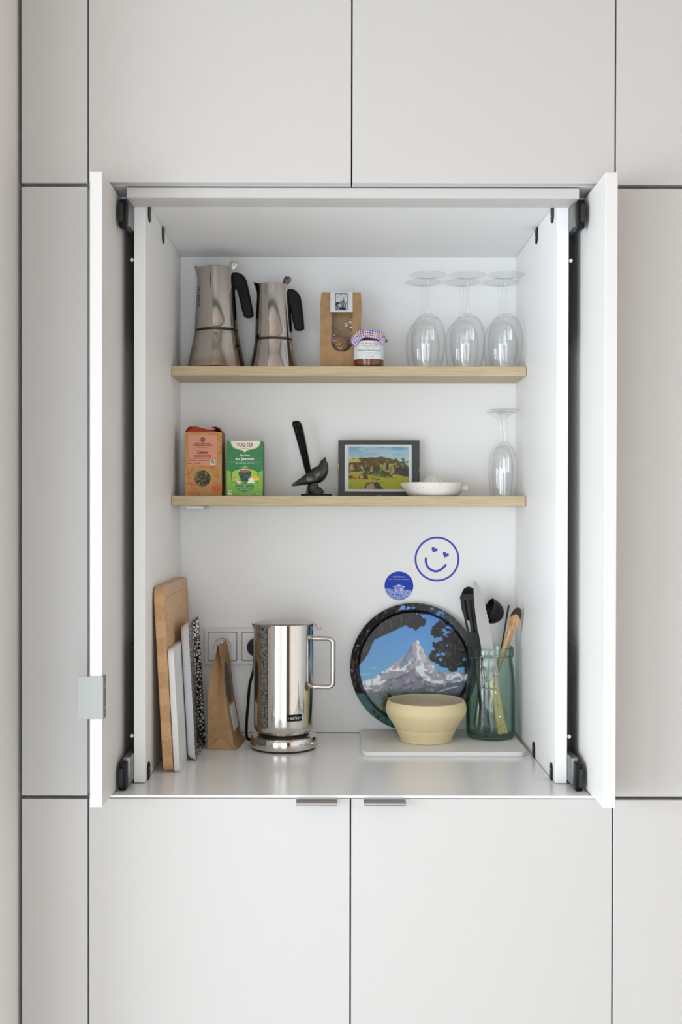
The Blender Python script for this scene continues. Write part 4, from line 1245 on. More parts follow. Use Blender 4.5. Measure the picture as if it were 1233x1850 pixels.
def shard_tray():
    # rectangular tray on its short end: white outside, black and white shards inside, hollow to the right
    L, H, DP = .172, .268, .0150; lean = math.atan2(.0150, H)
    t = thing('serving_tray', 'small tray with black and white shard pattern leaning on the boards', 'tray',
              Vector((-.2712, 2.194 - DC, WZ)), rot=(0, -lean, 0))
    def rr(y0, y1, z0, z1, rad, n=6):
        out = []
        for cy, cz, a0 in ((y1 - rad, z1 - rad, 0), (y0 + rad, z1 - rad, 90), (y0 + rad, z0 + rad, 180), (y1 - rad, z0 + rad, 270)):
            for k in range(n + 1):
                a = R(a0 + 90 * k / n); out.append((cy + rad * math.cos(a), cz + rad * math.sin(a)))
        return out
    def loft(name, secs, m, capA, capB):
        vs, fs = [], []; n = len(secs[0][1])
        for x, ring in secs: vs += [(x, y, z) for y, z in ring]
        for i in range(len(secs) - 1):
            for k in range(n):
                k2 = (k + 1) % n; fs.append((i * n + k, i * n + k2, (i + 1) * n + k2, (i + 1) * n + k))
        if capA: fs.append(tuple(range(n)))
        if capB: fs.append(tuple((len(secs) - 1) * n + k for k in range(n)))
        return mesh(name, vs, fs, m, t)
    ins = .0075
    loft('outside', [(-DP, rr(ins, L - ins, ins, H - ins, .012)), (-DP + .004, rr(ins * .55, L - ins * .55, ins * .55, H - ins * .55, .013)), (-.0012, rr(.0005, L - .0005, .0005, H - .0005, .014)), (0, rr(0, L, 0, H, .014))], 'melamine', True, False)
    loft('patterned_inside', [(0, rr(0, L, 0, H, .014)), (-.0004, rr(.0016, L - .0016, .0016, H - .0016, .013)), (-DP + .0055, rr(ins * .8 + .0015, L - ins * .8 - .0015, ins * .8 + .0015, H - ins * .8 - .0015, .012)), (-DP + .0025, rr(ins + .004, L - ins - .004, ins + .004, H - ins - .004, .010))], 'shards', False, True)
shard_tray()

# ------------------------------------------------------------------ kraft bag seen from its side
def kraft_bag():
    t = thing('paper_bag', 'tall brown kraft paper bag pinched at top beside the kettle', 'bag', Vector((-.2355, 2.304 - DC, WZ)), rz=R(-3))
    Dp, H = .112, .2105
    rows = 30
    # local: x left/right (gusset width), y 0..Dp (bag width), z up
    xa = lambda f: -.0265 + .0205 * max(0, (f - .35) / .65) ** 1.3 + .0020 * math.sin(f * 7)    # left sheet
    xb = lambda f: .0270 - .0315 * f ** 1.15 + .0015 * math.sin(f * 8 + 1)                        # right sheet (the label side)
    vs, fs = [], []
    for j in range(rows + 1):
        f = j / rows; z = H * f
        a, b = xa(f), max(xb(f), xa(f) + .0012); m_ = (a + b) / 2
        g = .001 + .020 * max(0, f - .35) / .65 * (1 if f < .97 else .9)                         # gusset folds inwards higher up
        ring = [(a, 0, z), ((a * .6 + m_ * .4), g * .45, z), (m_ + .001, g, z), ((b * .6 + m_ * .4), g * .45, z), (b, 0, z)]
        ring += [(b, Dp * q / 6 , z) for q in range(1, 7)]
        ring += [(m_, Dp - g, z), (a, Dp, z)] + [(a, Dp * (6 - q) / 6, z) for q in range(1, 6)]
        vs += ring
    n = len(vs) // (rows + 1)
    for j in range(rows):
        for k in range(n):
            k2 = (k + 1) % n; fs.append((j * n + k, j * n + k2, (j + 1) * n + k2, (j + 1) * n + k))
    fs.append(tuple(range(n))); fs.append(tuple(rows * n + k for k in range(n)))
    bo = mesh('bag_body', vs, fs, 'kraft', t)
    # folded triangle at the foot of the gusset
    mesh('foot_fold', [(-.0262, -.0006, .001), (.0262, -.0006, .001), (.001, -.0016, .027), (-.0262, -.0002, .0004), (.0262, -.0002, .0004), (.001, .0006, .0272)],
         [(0, 1, 2), (3, 5, 4), (0, 3, 4, 1), (1, 4, 5, 2), (2, 5, 3, 0)], 'kraft_side', t)
    # bent-out base flap on the label side
    mesh('base_flap', [(.0272, .000, .0006), (.0272, Dp, .0006), (.0400, Dp - .004, .0012), (.0345, .006, .0012), (.0272, 0, .0130), (.0272, Dp, .0150)],
         [(0, 1, 2, 3), (4, 3, 2, 5), (0, 3, 4), (1, 5, 2), (0, 4, 5, 1)], 'kraft', t)
    def on(f, y): return Vector((max(xb(f), xa(f) + .0012) + .0006, y, H * f))
    def patch(name, pts, m):
        vs = [on(f, y) for f, y in pts]; n = len(vs)
        vs2 = [v + Vector((.0004, 0, 0)) for v in vs]
        fs = [tuple(n + i for i in range(n)), tuple(reversed(range(n)))] + [(i, (i + 1) % n, n + (i + 1) % n, n + i) for i in range(n)]
        mesh(name, vs2 + vs if False else vs + vs2, fs, m, t)
    patch('dark_oval', [(.62 + .20 * math.sin(a) , Dp * .42 + .030 * math.cos(a)) for a in [2 * PI * k / 28 for k in range(28)]], 'ink_slate')
    for lo, hi in ((.16, .40),):
        pts = [(lo + (hi - lo) * q / 6, Dp * .22) for q in range(7)] + [(hi - (hi - lo) * q / 6, Dp * .82) for q in range(7)]
        patch('paper_label', pts, 'paper')
M['ink_slate'] = mat('slate_print', srgb(66, 68, 74), .6)
kraft_bag()

# ------------------------------------------------------------------ wall sockets
def sockets():
    k = 2.481 / 2055
    x0 = (370.5 - 608) * k; zt = -(1134.5 - 921) * k; zb = -(1200 - 921) * k
    hgt = zt - zb; mod = 61 * k; W = mod + hgt
    t = thing('wall_socket', 'cream double wall socket behind the kraft bag and kettle', 'socket', Vector((x0, 2.4808 - DC, ZC + zb)))
    def rrect(a0, a1, b0, b1, rad, n=5):
        out = []
        for cx, cy, s in ((a1 - rad, b1 - rad, 0), (a0 + rad, b1 - rad, 90), (a0 + rad, b0 + rad, 180), (a1 - rad, b0 + rad, 270)):
            for q in range(n + 1):
                a = R(s + 90 * q / n); out.append((cx + rad * math.cos(a), cy + rad * math.sin(a)))
        return out
    fr = shape('frame', [rrect(0, W, 0, hgt, .004)], .009, 'white_plastic', t, bev=.0015, loc=(0, -.0045, 0), smooth=True)
    for i in range(2):
        cx = hgt / 2 + mod * i; cz = hgt / 2; hw = .0305
        circ = [(cx + .0185 * math.cos(a), cz + .0185 * math.sin(a)) for a in [2 * PI * q / 40 for q in range(40)]]
        shape('shadow_gap', [rrect(cx - hw - .0012, cx + hw + .0012, cz - hw - .0012, cz + hw + .0012, .003), circ], .0006, 'ink_soft', t, loc=(0, -.0092, 0))
        ins = shape('insert', [rrect(cx - hw, cx + hw, cz - hw, cz + hw, .003), circ], .0030, 'white_plastic', t, bev=.0006, loc=(0, -.0108, 0), smooth=True)
        dish = lathe('dish', [(.0185, .0030), (.0175, .0004), (.0170, 0), (0, 0)], 'white_plastic', t, 40)
        dish.rotation_euler = (R(90), 0, 0); dish.location = (cx, -.0094, cz)
        if i == 0:
            for q in (-1, 1):
                h = lathe('pin_hole', [(0, .0004), (.0028, .0004), (.0028, 0), (0, 0)], 'black', t, 16)
                h.rotation_euler = (R(90), 0, 0); h.location = (cx + q * .0095, -.0096, cz - .001)
            p = tube('earth_pin', [(cx, -.0094, cz + .0095), (cx, -.0150, cz + .0095), (cx, -.0165, cz + .0095)], [.0024, .0024, .0012], 'steel', t, 12)
    return (x0 + hgt / 2 + mod, ZC + zb + hgt / 2)
SOX, SOZ = sockets()

# ------------------------------------------------------------------ kettle and its base
KX, KD = -.1071, 2.330
def kettle():
    kb = thing('kettle_stand', 'low round steel power stand under the kettle with black cord', 'kettle stand', Vector((KX, KD - DC, WZ)))
    lathe('foot', [(0, 0), (.0640, 0), (.0655, .0012), (.0655, .0025), (0, .0025)], 'rubber', kb, 72)
    lathe('housing', [(0, .0025), (.0655, .0025), (.0685, .0045), (.0692, .0080), (.0688, .0235), (.0675, .0262), (.0650, .0272), (0, .0272)], 'steel', kb, 96)
    lathe('coupling', [(0, .0272), (.052, .0272), (.050, .0302), (0, .0302)], 'rubber', kb, 48)
    s = tube('switch', [(.058, -.034, .0150), (.0660, -.0385, .0150), (.0720, -.0425, .0150), (.0775, -.0462, .0155), (.0790, -.0472, .0155)], [.0042, .0034, .0030, .0036, .0018], 'steel', kb, 14)
    sp = lathe('switch_collar', [(.0052, 0), (.0062, .0012), (.0062, .0030), (0, .0030)], 'steel', s, 20)
    sp.location = (.0560, -.0330, .0150); sp.rotation_euler = (R(90), 0, R(57))
    # cord: out of the back of the base, up to the plug in the socket
    px, pz, py = SOX - KX, SOZ - WZ, (2.481 - KD)
    tube('cord', smooth_path([(-.060, .034, .010), (-.0705, .040, .008), (-.0790, .048, .010), (-.0820, .066, .030), (-.0800, .084, .075), (-.0770, .096, .115), (px - .003, .107, pz - .045), (px - .001, .1135, pz - .020), (px, .114, pz - .004)], 8), .0031, 'black', kb, 10)
    pl = lathe('plug', [(0, 0), (.0178, 0), (.0192, .004), (.0192, .020), (.0160, .027), (0, .0285)], 'black', kb, 40)
    pl.rotation_euler = (R(90), 0, 0); pl.location = (px, py - .0118, pz)
    box('plug_neck', px - .0055, px + .0055, py - .0370, py - .0200, pz - .040, pz + .002, 'black', kb, bev=.002)

    kt = thing('kettle', 'polished steel cylinder kettle with open rectangular handle', 'kettle', Vector((KX, KD - DC, WZ + .0306)), rz=R(0))
    rb, hb = .0618, .2245
    def warp(v):
        q = v.copy(); a = math.atan2(v.y, -v.x)
        if v.z > hb - .020:
            f = max(0, 1 - abs(a) / .42); f = f * f * (3 - 2 * f); e = ((v.z - hb + .020) / .020) ** 1.8
            q.x -= .0060 * f * e; q.z += .0005 * f * e
        return q
    prof = [(0, 0), (.0470, 0), (.0530, .0015), (.0575, .0050), (.0605, .0105), (.0616, .0170), (rb, .0230)]
    prof += [(rb, .0230 + (hb - .043 - .0) * q / 8) for q in range(1, 9)]
    prof += [(rb, hb - .020 + .020 * q / 6) for q in range(1, 7)]
    prof += [(rb - .0012, hb + .0004), (rb - .0016, hb - .002), (rb - .004, hb - .006), (0, hb - .006)]
    lathe('body', prof, 'steel', kt, 128, warp=warp)
    ld = lathe('lid', [(0, hb - .004), (rb - .0028, hb - .004), (rb - .0024, hb + .0005), (rb - .0035, hb + .0016), (rb * .75, hb + .0034), (rb * .4, hb + .0046), (0, hb + .0050)], 'steel_satin', kt, 96)
    tube('lid_lever', smooth_path([(rb - .003, -.004, hb - .003), (rb + .003, -.004, hb - .0010), (rb + .006, -.004, hb - .009), (rb + .0105, -.004, hb - .0125), (rb + .0150, -.004, hb - .0085)], 5),
         [(.0012, .006)] * 21, 'steel', ld, 12, flat=(0, 1, 0))
    # squared open handle
    z1, z0, xo, xi, rr = .1945, .0960, .1022, rb - .002, .0095
    path = [(xi, 0, z1), (xi + .012, 0, z1)]
    path += [(xo - rr + rr * math.sin(R(a)), 0, z1 - rr + rr * math.cos(R(a))) for a in range(0, 91, 15)]
    path += [(xo, 0, (z0 + z1) / 2)]
    path += [(xo - rr + rr * math.cos(R(a)), 0, z0 + rr - rr * math.sin(R(a))) for a in range(0, 91, 15)]
    path += [(xi + .012, 0, z0), (xi, 0, z0)]
    h = tube('handle', path, [(.0050, .0078)] * len(path), 'steel', kt, 20, flat=(0, 1, 0))
    h.rotation_euler = (0, 0, R(-9))
    # maker's badge
    def wrap(v):
        a = v.x / rb; return Vector(((rb + .0003) * math.sin(a), -(rb + .0003) * math.cos(a), v.z))
    def wrap2(v):
        a = v.x / rb; return Vector(((rb + .0007) * math.sin(a), -(rb + .0007) * math.cos(a), v.z))
    bx0, bx1, bz0, bz1 = .0095, .0410, .0330, .0465
    vs, fs = [], []
    for j in range(2):
        for i in range(17): vs.append(wrap(Vector((bx0 + (bx1 - bx0) * i / 16, 0, bz0 + (bz1 - bz0) * j))))
    vs += [v * 1.0 + Vector((v.x, v.y, 0)).normalized() * .0003 for v in vs]
    fs = [(34 + i, 35 + i, 52 + i, 51 + i) for i in range(16)]
    bd = mesh('badge', vs[34:], [(i, i + 1, i + 18, i + 17) for i in range(16)], 'black', kt, True)
    text('lettering', 'aarke', .0098, 'ink_white', bd, ((bx0 + bx1) / 2, 0, (bz0 + bz1) / 2 + .0004), warp=wrap2, width=.0190, bold=.0002)
    for x in (bx0 + .0028, bx1 - .0028):
        text('lettering', '•', .0098, 'ink_white', bd, (x, 0, (bz0 + bz1) / 2 - .0004), warp=wrap2)
kettle()

# ------------------------------------------------------------------ white slab, tray, bowl
def white_slab():
    x0, x1 = .0515, .3805; d0, d1 = 2.243, 2.478; th = .0092
    t = thing('serving_board', 'flat white board with rounded corners lying under the bowl', 'board', Vector(((x0 + x1) / 2, (d0 + d1) / 2 - DC, WZ)))
    hw, hd, rad = (x1 - x0) / 2, (d1 - d0) / 2, .022
    pts = []
    for cx, cy, s in ((hw - rad, hd - rad, 0), (-hw + rad, hd - rad, 90), (-hw + rad, -hd + rad, 180), (hw - rad, -hd + rad, 270)):
        for q in range(8): a = R(s + 90 * q / 7); pts.append((cx + rad * math.cos(a), cy + rad * math.sin(a)))
    shape('slab', [pts], th, 'white_board', t, bev=.0016, loc=(0, 0, th / 2), smooth=True, stand=False)
    return ZC + ZB + th + .0002
SZ = white_slab()

def round_tray():
    r = .1385
    y_b, y_t = 2.4560, 2.4775
    tilt = -math.asin((y_t - y_b) / (2 * r))
    t = thing('round_tray', 'round tin tray printed with a snowy mountain and pine branches', 'tray', Vector((P(748.5, 0, 2.462).x, y_b - DC, SZ)), rot=(tilt, 0, 0))
    def height(q):           # local y: flat floor, rising wall, rolled lip towards the viewer
        f = q / r
        if f < .845: return .0
        if f < .885: g = (f - .845) / .04; return -.0095 * g * g * (3 - 2 * g)
        return -.0095 - .0025 * (f - .885) / .115
    def paint(c):
        X = c.X / r * 608 + 640; Y = 645 - c.Y / r * 620; c.X, c.Y = X, Y     # picture plane in zoomed photo pixels
        g = np.clip((Y - 130) / 650, 0, 1)[..., None]
        c.c = np.array(srgb(84, 138, 208)) * (1 - g) + np.array(srgb(112, 172, 214)) * g
        sk = c.noise(160, 30, 1); c.put((sk > .6) & (Y > 560) & (Y < 760) & (X < 420), (168, 200, 220), .5)
        n1 = c.noise(46, 60, 2, 5); n2 = c.noise(22, 34, 3, 4); n3 = c.noise(70, 40, 4, 5)
        J = ((n2 - .5) * 18, (c.noise(20, 20, 7) - .5) * 16)
        mount = [(60, 800), (105, 795), (235, 770), (330, 706), (420, 650), (510, 575), (560, 520), (620, 440), (655, 400), (672, 390), (692, 396), (705, 440), (740, 500), (770, 570), (828, 620), (850, 680), (920, 706), (1000, 700), (1100, 700), (1200, 690), (1200, 1300), (60, 1300)]
        mm = c.inside(mount, J); c.put(mm, (226, 226, 232))
        c.put(mm & (n1 > .52) & (Y < 720), (150, 140, 150), .75); c.put(mm & (n2 > .60) & (Y < 760), (118, 112, 126), .6)
        c.poly([(540, 560), (600, 470), (630, 448), (636, 470), (628, 545), (560, 640), (508, 672), (512, 620)], (104, 122, 158), .8, J)
        c.poly([(420, 668), (470, 612), (516, 580), (508, 640), (470, 660)], (176, 156, 156), .8, J)
        c.poly([(700, 440), (745, 520), (800, 610), (832, 680), (780, 668), (720, 600), (690, 520)], (176, 162, 166), .6, J)
        sn = c.inside([(660, 650), (720, 640), (820, 720), (960, 740), (1075, 720), (1060, 780), (900, 800), (780, 780), (700, 720)], J); c.put(sn, (234, 234, 238), .9)
        sn = c.inside([(120, 810), (260, 770), (430, 680), (560, 660), (480, 720), (340, 790), (200, 850)], J); c.put(sn, (232, 232, 238), .9)
        c.poly([(140, 880), (300, 840), (400, 770), (510, 735), (570, 705), (632, 662), (690, 715), (740, 770), (800, 800), (900, 812), (1000, 800), (1200, 770), (1200, 1300), (60, 1300)], (128, 122, 136), .95, J)
        rid = Y > 690
        c.put(mm & rid & (n3 > .54) & (Y < 900), (92, 92, 112), .7); c.put(mm & rid & (n2 > .63) & (Y < 880), (176, 168, 176), .7)
        c.poly([(800, 830), (900, 840), (1075, 790), (1200, 770), (1200, 960), (860, 900)], (88, 96, 122), .7, J)
        c.line([(870, 890), (960, 860), (1060, 835)], 9, (206, 208, 216)); c.line([(180, 940), (300, 870), (360, 830)], 8, (190, 190, 196), .7)
        c.poly([(100, 880), (200, 905), (330, 880), (460, 870), (600, 880), (720, 850), (860, 905), (1040, 940), (1040, 1300), (60, 1300)], (84, 104, 96), .9, J)
        c.put((Y > 880) & (n3 > .56) & mm, (112, 126, 104), .6); c.put((Y > 900) & (n1 < .40) & mm, (58, 76, 66), .6)
        c.poly([(1010, 940), (1075, 890), (1200, 800), (1200, 1000), (1040, 960)], (40, 42, 46), .9, J)
        J2 = ((c.noise(26, 26, 11) - .5) * 60, (c.noise(26, 26, 12) - .5) * 60)
        c.poly([(405, 890), (440, 930), (425, 1000), (470, 1080), (520, 1300), (230, 1300), (262, 1110), (300, 1050), (340, 1000), (370, 950)], (52, 60, 30), 1, J2)
        c.put(c.inside([(400, 900), (440, 940), (470, 1300), (250, 1300), (280, 1080)], J2) & (n2 > .56), (104, 108, 50))
        # rim colours and the framing tree
        rad = np.sqrt(((X - 640) / 608) ** 2 + ((Y - 645) / 620) ** 2)
        J3 = ((c.noise(30, 30, 21) - .5) * 44, (c.noise(30, 30, 22) - .5) * 44)
        trunk = c.inside([(-20, 1000), (95, 925), (105, 720), (108, 652), (150, 600), (205, 530), (240, 450), (262, 392), (330, 358), (430, 310), (560, 246), (620, 190), (720, 140), (860, 128), (900, 60), (900, -40), (-40, -40)], ((n2 - .5) * 12, (n1 - .5) * 12))
        tr = trunk; c.put(tr, (34, 28, 26))
        bark = c.noise(14, 40, 31, 4); c.put(tr & (bark > .60), (82, 72, 62), .6); c.put(tr & (bark < .40), (24, 20, 20), .8)
        hole = c.noise(54, 34, 33, 3); c.put(tr & (hole > .76), (96, 150, 214)); 
        c.poly([(180, 300), (245, 260), (230, 300), (170, 400), (160, 370)], (74, 130, 206), 1, J); c.poly([(260, 190), (330, 140), (300, 190)], (84, 140, 214), 1, J)
        leaf = c.inside([(560, 246), (620, 170), (700, 140), (760, 190), (750, 245), (700, 260), (675, 300), (640, 270), (600, 262)], J3); c.put(leaf, (36, 30, 26))
        rt = c.inside([(800, 330), (815, 250), (900, 195), (960, 215), (1000, 170), (1300, 300), (1300, 720), (1075, 712), (1010, 690), (960, 670), (900, 650), (830, 606), (775, 575), (795, 500), (850, 470), (800, 420), (850, 380)], J3)
        hl = c.noise(60, 48, 41, 4)
        c.put(rt & (hl < .66), (32, 28, 24)); c.put(rt & (hl < .66) & (n2 > .62), (78, 72, 60), .6)
        lip = (rad > .885)
        c.put(lip & (Y < 900) & (c.noise(50, 50, 51) < .68), (40, 32, 30)); c.put(lip & (Y < 860) & (bark > .64), (104, 86, 78), .6)
        for pts in ([(500, 95), (530, 50), (560, 60), (540, 95)], [(560, 90), (590, 62), (610, 70), (590, 92)], [(620, 85), (640, 60), (655, 80)], [(800, 95), (820, 70), (830, 95)]): c.poly(pts, (110, 160, 226), 1, J)
        c.put((rad > .845) & (rad <= .885) & (Y < 900), (18, 15, 15), .9)
        c.put((rad > .885) & (Y >= 900) & (X < 640), (62, 104, 112), .8); c.put((rad > .885) & (Y >= 1060) & (n2 > .5), (40, 52, 30), .8)
        c.put((rad > .845) & (rad <= .885) & (Y >= 900), (36, 48, 44), .7)
    f = disc_print('printed_face', r - .0006, 130, 400, paint, 'tin', t, height)
    f.location = (0, 0, r)
    # plain back and rolled edge
    vs = []
    bk = lathe('back', [(0, -.0012), (r * .845, -.0012), (r * .885, .0080), (r - .0006, .0112), (r, .0120), (r - .0008, .0128)], 'traywhite', t, 160)
    bk.rotation_euler = (R(90), 0, 0); bk.location = (0, 0, r)
round_tray()

def bowl():
    t = thing('bowl', 'cream stoneware bowl with curved-in rim on the white board', 'bowl', Vector((P(771, 0, 2.3600).x, 2.3600 - DC, SZ)))
    out = [(.0530, .0008), (.0538, .004), (.0560, .010), (.0620, .0225), (.0690, .0350), (.0762, .0460), (.0820, .0560), (.0840, .0640), (.0832, .0730), (.0806, .0805)]
    sm = [(p.x, p.y) for p in smooth_path([(a, b, 0) for a, b in out], 5)]
    lathe('outside', [(0, .0002), (.0515, .0002)] + sm + [(.0792, .0832), (.0780, .0838), (.0765, .0832)], 'bowl', t, 112)
    ins = [(.0765, .0832), (.0775, .0780), (.0795, .0690), (.0785, .0580), (.0700, .0430), (.0580, .0260), (.0400, .0140), (.0200, .0095), (0, .0085)]
    lathe('inside', [(p.x, p.y) for p in smooth_path([(a, b, 0) for a, b in ins], 4)], 'bowl_in', t, 96)
    def rr(z):
        for (a, b), (c_, d_) in zip(sm[:-1], sm[1:]):
            if b <= z <= d_: return a + (c_ - a) * (z - b) / (d_ - b + 1e-9)
    lathe('glaze_line', [(rr(.0292) - .0003, .0292), (rr(.0296) + .0004, .0298), (rr(.0312) + .0004, .0308), (rr(.0316) - .0003, .0316)], 'bowl_band', t, 112)
bowl()

# ------------------------------------------------------------------ green storage jar and the tools in it
JX, JD = .3255, 2.392
def jar():
    t = thing('glass_jar', 'green glass clip-top jar holding kitchen tools', 'jar', Vector((JX, JD - DC, SZ)))
    out = [(0, .0004), (.0420, .0004), (.0470, .0020), (.0498, .0065), (.0508, .0130), (.0510, .060), (.0508, .100), (.0498, .125), (.0478, .146), (.0458, .160), (.0455, .168), (.0470, .1715), (.0482, .1755), (.0482, .1850), (.0474, .1895), (.0455, .1910)]
    sm = []
    for p in smooth_path([(a, b, 0) for a, b in out[3:]], 4): sm.append((p.x, p.y))
    lathe('glass_outside', out[:3] + sm, 'jarglass', t, 96)
    inn = [(.0455, .1910), (.0436, .1885), (.0430, .176), (.0428, .160), (.0455, .140), (.0476, .120), (.0480, .060), (.0478, .016), (.0440, .0085), (.030, .0065), (0, .0065)]
    lathe('glass_inside', [(p.x, p.y) for p in smooth_path([(a, b, 0) for a, b in inn], 3)], 'jarglass', t, 96)
    # wire collar and clip
    rc = .0466
    tube('wire_collar', [(rc * math.cos(a), rc * math.sin(a), .1695 - .0035 * math.sin(a)) for a in [2 * PI * k / 60 for k in range(60)]], .0009, 'wire', t, 8, closed=True)
    def W(x, y): # zoomed pixel (jar crop) -> local x,z on the front of the jar
        px = 820 + x / 5.78; py = 1040 + y / 5.78; d = 2.347
        return ((px - 608) / 2055 * d - JX, ZC - (py - 921) / 2055 * d - SZ)
    def wire(name, pts, closed=False, off=.0):
        out = []
        for p in smooth_path([(x, y, 0) for x, y in pts], 5, closed):
            x, z = W(p.x, p.y); rad = .0500 + off + (.0012 if z < .15 else -.002)
            out.append((x, -math.sqrt(max(1e-6, rad * rad - x * x)) - .0012, z))
        tube(name, out, .0012, 'wire', t, 8, closed)
    wire('clip_loop', [(300, 845), (285, 860), (288, 940), (290, 1120), (300, 1165), (320, 1178), (420, 1175), (440, 1165), (445, 1120), (440, 960), (430, 948), (415, 945), (405, 970), (400, 1060), (385, 1090), (350, 1105), (325, 1085), (310, 1040), (305, 960), (285, 950)], off=.001)
    wire('clip_lever', [(300, 848), (330, 838), (400, 838), (420, 850), (425, 940)], off=.0015)
    wire('clip_lever', [(330, 960), (335, 1050), (350, 1078), (372, 1070), (385, 1020), (388, 960)], off=.0025)
    # hinge wire at the back
    tube('hinge_wire', [(-.004, .046, .168), (-.004, .048, .196), (.010, .048, .200), (.012, .048, .180), (.012, .0465, .168)], .0011, 'black', t, 8)
    # moulded oval crest in the glass
    pts = []
    for k in range(40):
        a = 2 * PI * k / 40; x = .004 + .024 * math.cos(a); z = .052 + .024 * math.sin(a); pts.append((x, -math.sqrt(.0509 ** 2 - x * x), z))
    tube('moulded_crest', pts, .0010, 'jarglass', t, 8, closed=True)
    for cx, cz in ((-.028, .019), (-.006, .019)):
        tube('moulded_ring', [(cx + .0062 * math.cos(a), -math.sqrt(.0508 ** 2 - (cx + .0062 * math.cos(a)) ** 2), cz + .0068 * math.sin(a)) for a in [2 * PI * k / 20 for k in range(20)]], .0011, 'jarglass', t, 8, closed=True)
M['wire'] = mat('wire_steel', (0.32, 0.31, 0.30), .3, 1.0)
jar()

def plane_thing(name, label, cat, pb, pt, db, dt, group=None, face=0.0):
    """a tool whose axis runs from photo point pb (depth db) to pt (depth dt); local +Z along the axis, local -Y to the viewer"""
    a, b = P(*pb, db), P(*pt, dt)
    z = (b - a).normalized(); y = Vector((math.sin(face), math.cos(face), 0)); x = y.cross(z).normalized(); y = z.cross(x)
    m = Matrix((x, y, z)).transposed()
    t = thing(name, label, cat, a, group=group); t.rotation_euler = m.to_euler()
    return t, (b - a).length
def zj(x, y): return (820 + x / 5.78, 1040 + y / 5.78)
GT = 'kitchen tools in the green jar'
# bread knife, blade up
def knife():
    t, L = plane_thing('bread_knife', 'serrated bread knife standing blade up in the green jar', 'knife', zj(522, 1650), zj(228, 52), 2.372, 2.392, GT)
    hl = L * .375
    hw = .0105
    hnd = [(-hw * .9, 0), (hw * .95, 0), (hw * 1.05, .004), (hw * .85, hl * .3), (hw * .9, hl * .7), (hw * 1.1, hl), (-hw * 1.05, hl), (-hw * .9, hl * .6), (-hw * 1.0, hl * .25), (-hw * 1.05, .003)]
    shape('handle', [hnd], .013, 'knifewood', t, bev=.0025, smooth=True)
    for f in (.30, .72):
        rv = lathe('rivet', [(0, 0), (.0020, 0), (.0018, .0006), (0, .0008)], 'steel', t, 14)
        rv.rotation_euler = (R(90), 0, 0); rv.location = (.0005, -.0066, hl * f)
    z0, z1 = hl - .002, L
    edge = []
    n = 46
    bw = .0140
    for i in range(n + 1):       # toothed edge on the right, curving to the tip
        f = i / n; z = z0 + (z1 - z0) * f
        wx = bw * (1 if f < .45 else math.sqrt(max(0, 1 - ((f - .45) / .55) ** 1.9)))
        edge.append((wx - .001 + (.0009 if i % 2 else -.0006) * (1 if f < .97 else 0), z))
    spine = [(-.0125 + .009 * max(0, (q / 12 - .55) / .45) ** 2, z0 + (z1 - z0) * q / 12) for q in range(13)]
    pts = edge + list(reversed(spine))
    shape('blade', [pts], .0014, 'blade', t)
M['blade'] = mat('brushed_blade', (0.29, 0.268, 0.25), .32, 1.0)
knife()
def spatula():
    t, L = plane_thing('slotted_spatula', 'black slotted spatula leaning left in the green jar', 'spatula', zj(360, 1640), zj(165, 188), 2.392, 2.404, GT)
    k = 2.405 / 2055 / 5.78
    hz = L - .132
    head = [(-.0070, hz), (.0070, hz), (.0130, hz + .028), (.0205, L - .006), (.0195, L - .001), (.0170, L), (-.0170, L), (-.0195, L - .002), (-.0205, L - .006), (-.0130, hz + .028)]
    sl = lambda x0, x1, w_, a, b: [(x0 - w_, a), (x0 + w_, a), (x1 + w_, b), (x1 - w_, b)]
    slots = [sl(-.0085, -.0105, .0022, L - .080, L - .012), sl(.0005, .0005, .0022, L - .082, L - .012), sl(.0095, .0115, .0022, L - .080, L - .012)]
    shape('head', [head] + slots, .0022, 'nylon', t, bev=.0004)
    tube('handle', [(0, 0, 0), (0, 0, .01), (0, 0, .06), (0, 0, hz - .01), (0, 0, hz + .012)], [(.006, .003), (.0085, .005), (.0080, .005), (.0060, .0035), (.0085, .0014)], 'nylon', t, 14, flat=(0, 1, 0))
spatula()
def ladle():
    t, L = plane_thing('ladle', 'black ladle with its cup turned to the right above the jar', 'ladle', zj(250, 1600), zj(372, 360), 2.420, 2.428, GT)
    # cup: a half shell opening to the left
    vs, fs = [], []; SG, RW = 40, 12
    def shell(r, dpt, flip):
        base = len(vs)
        for j in range(RW + 1):
            a = PI / 2 * j / RW
            for q in range(SG):
                b = 2 * PI * q / SG
                vs.append(Vector((dpt * math.cos(a), r * math.sin(a) * math.cos(b) * .95, r * math.sin(a) * math.sin(b))))
        for j in range(RW):
            for q in range(SG):
                q2 = (q + 1) % SG; f = (base + j * SG + q, base + j * SG + q2, base + (j + 1) * SG + q2, base + (j + 1) * SG + q); fs.append(f)
        return base + RW * SG
    a = shell(.0275, .0355, 0); b = shell(.0258, .0335, 1)
    for q in range(SG):
        q2 = (q + 1) % SG; fs.append((a + q, a + q2, b + q2, b + q))
    o = mesh('cup', vs, fs, 'nylon', t, True); o.data.set_sharp_from_angle(angle=R(50))
    o.location = (-.0015, 0, L); o.rotation_euler = (0, R(16), R(12))
    tube('neck', smooth_path([(0, 0, L * .50), (-.001, 0, L - .05), (-.003, 0, L - .022)], 5), [(.0045, .003)] * 10 + [(.005, .002)], 'nylon', t, 12, flat=(0, 1, 0))
    tube('grip', [(0, 0, 0), (0, 0, .006), (0, 0, L * .25), (0, 0, L * .51)], [(.005, .003), (.0085, .005), (.0065, .0045), (.0050, .0035)], 'steel_satin', t, 14, flat=(0, 1, 0))
ladle()
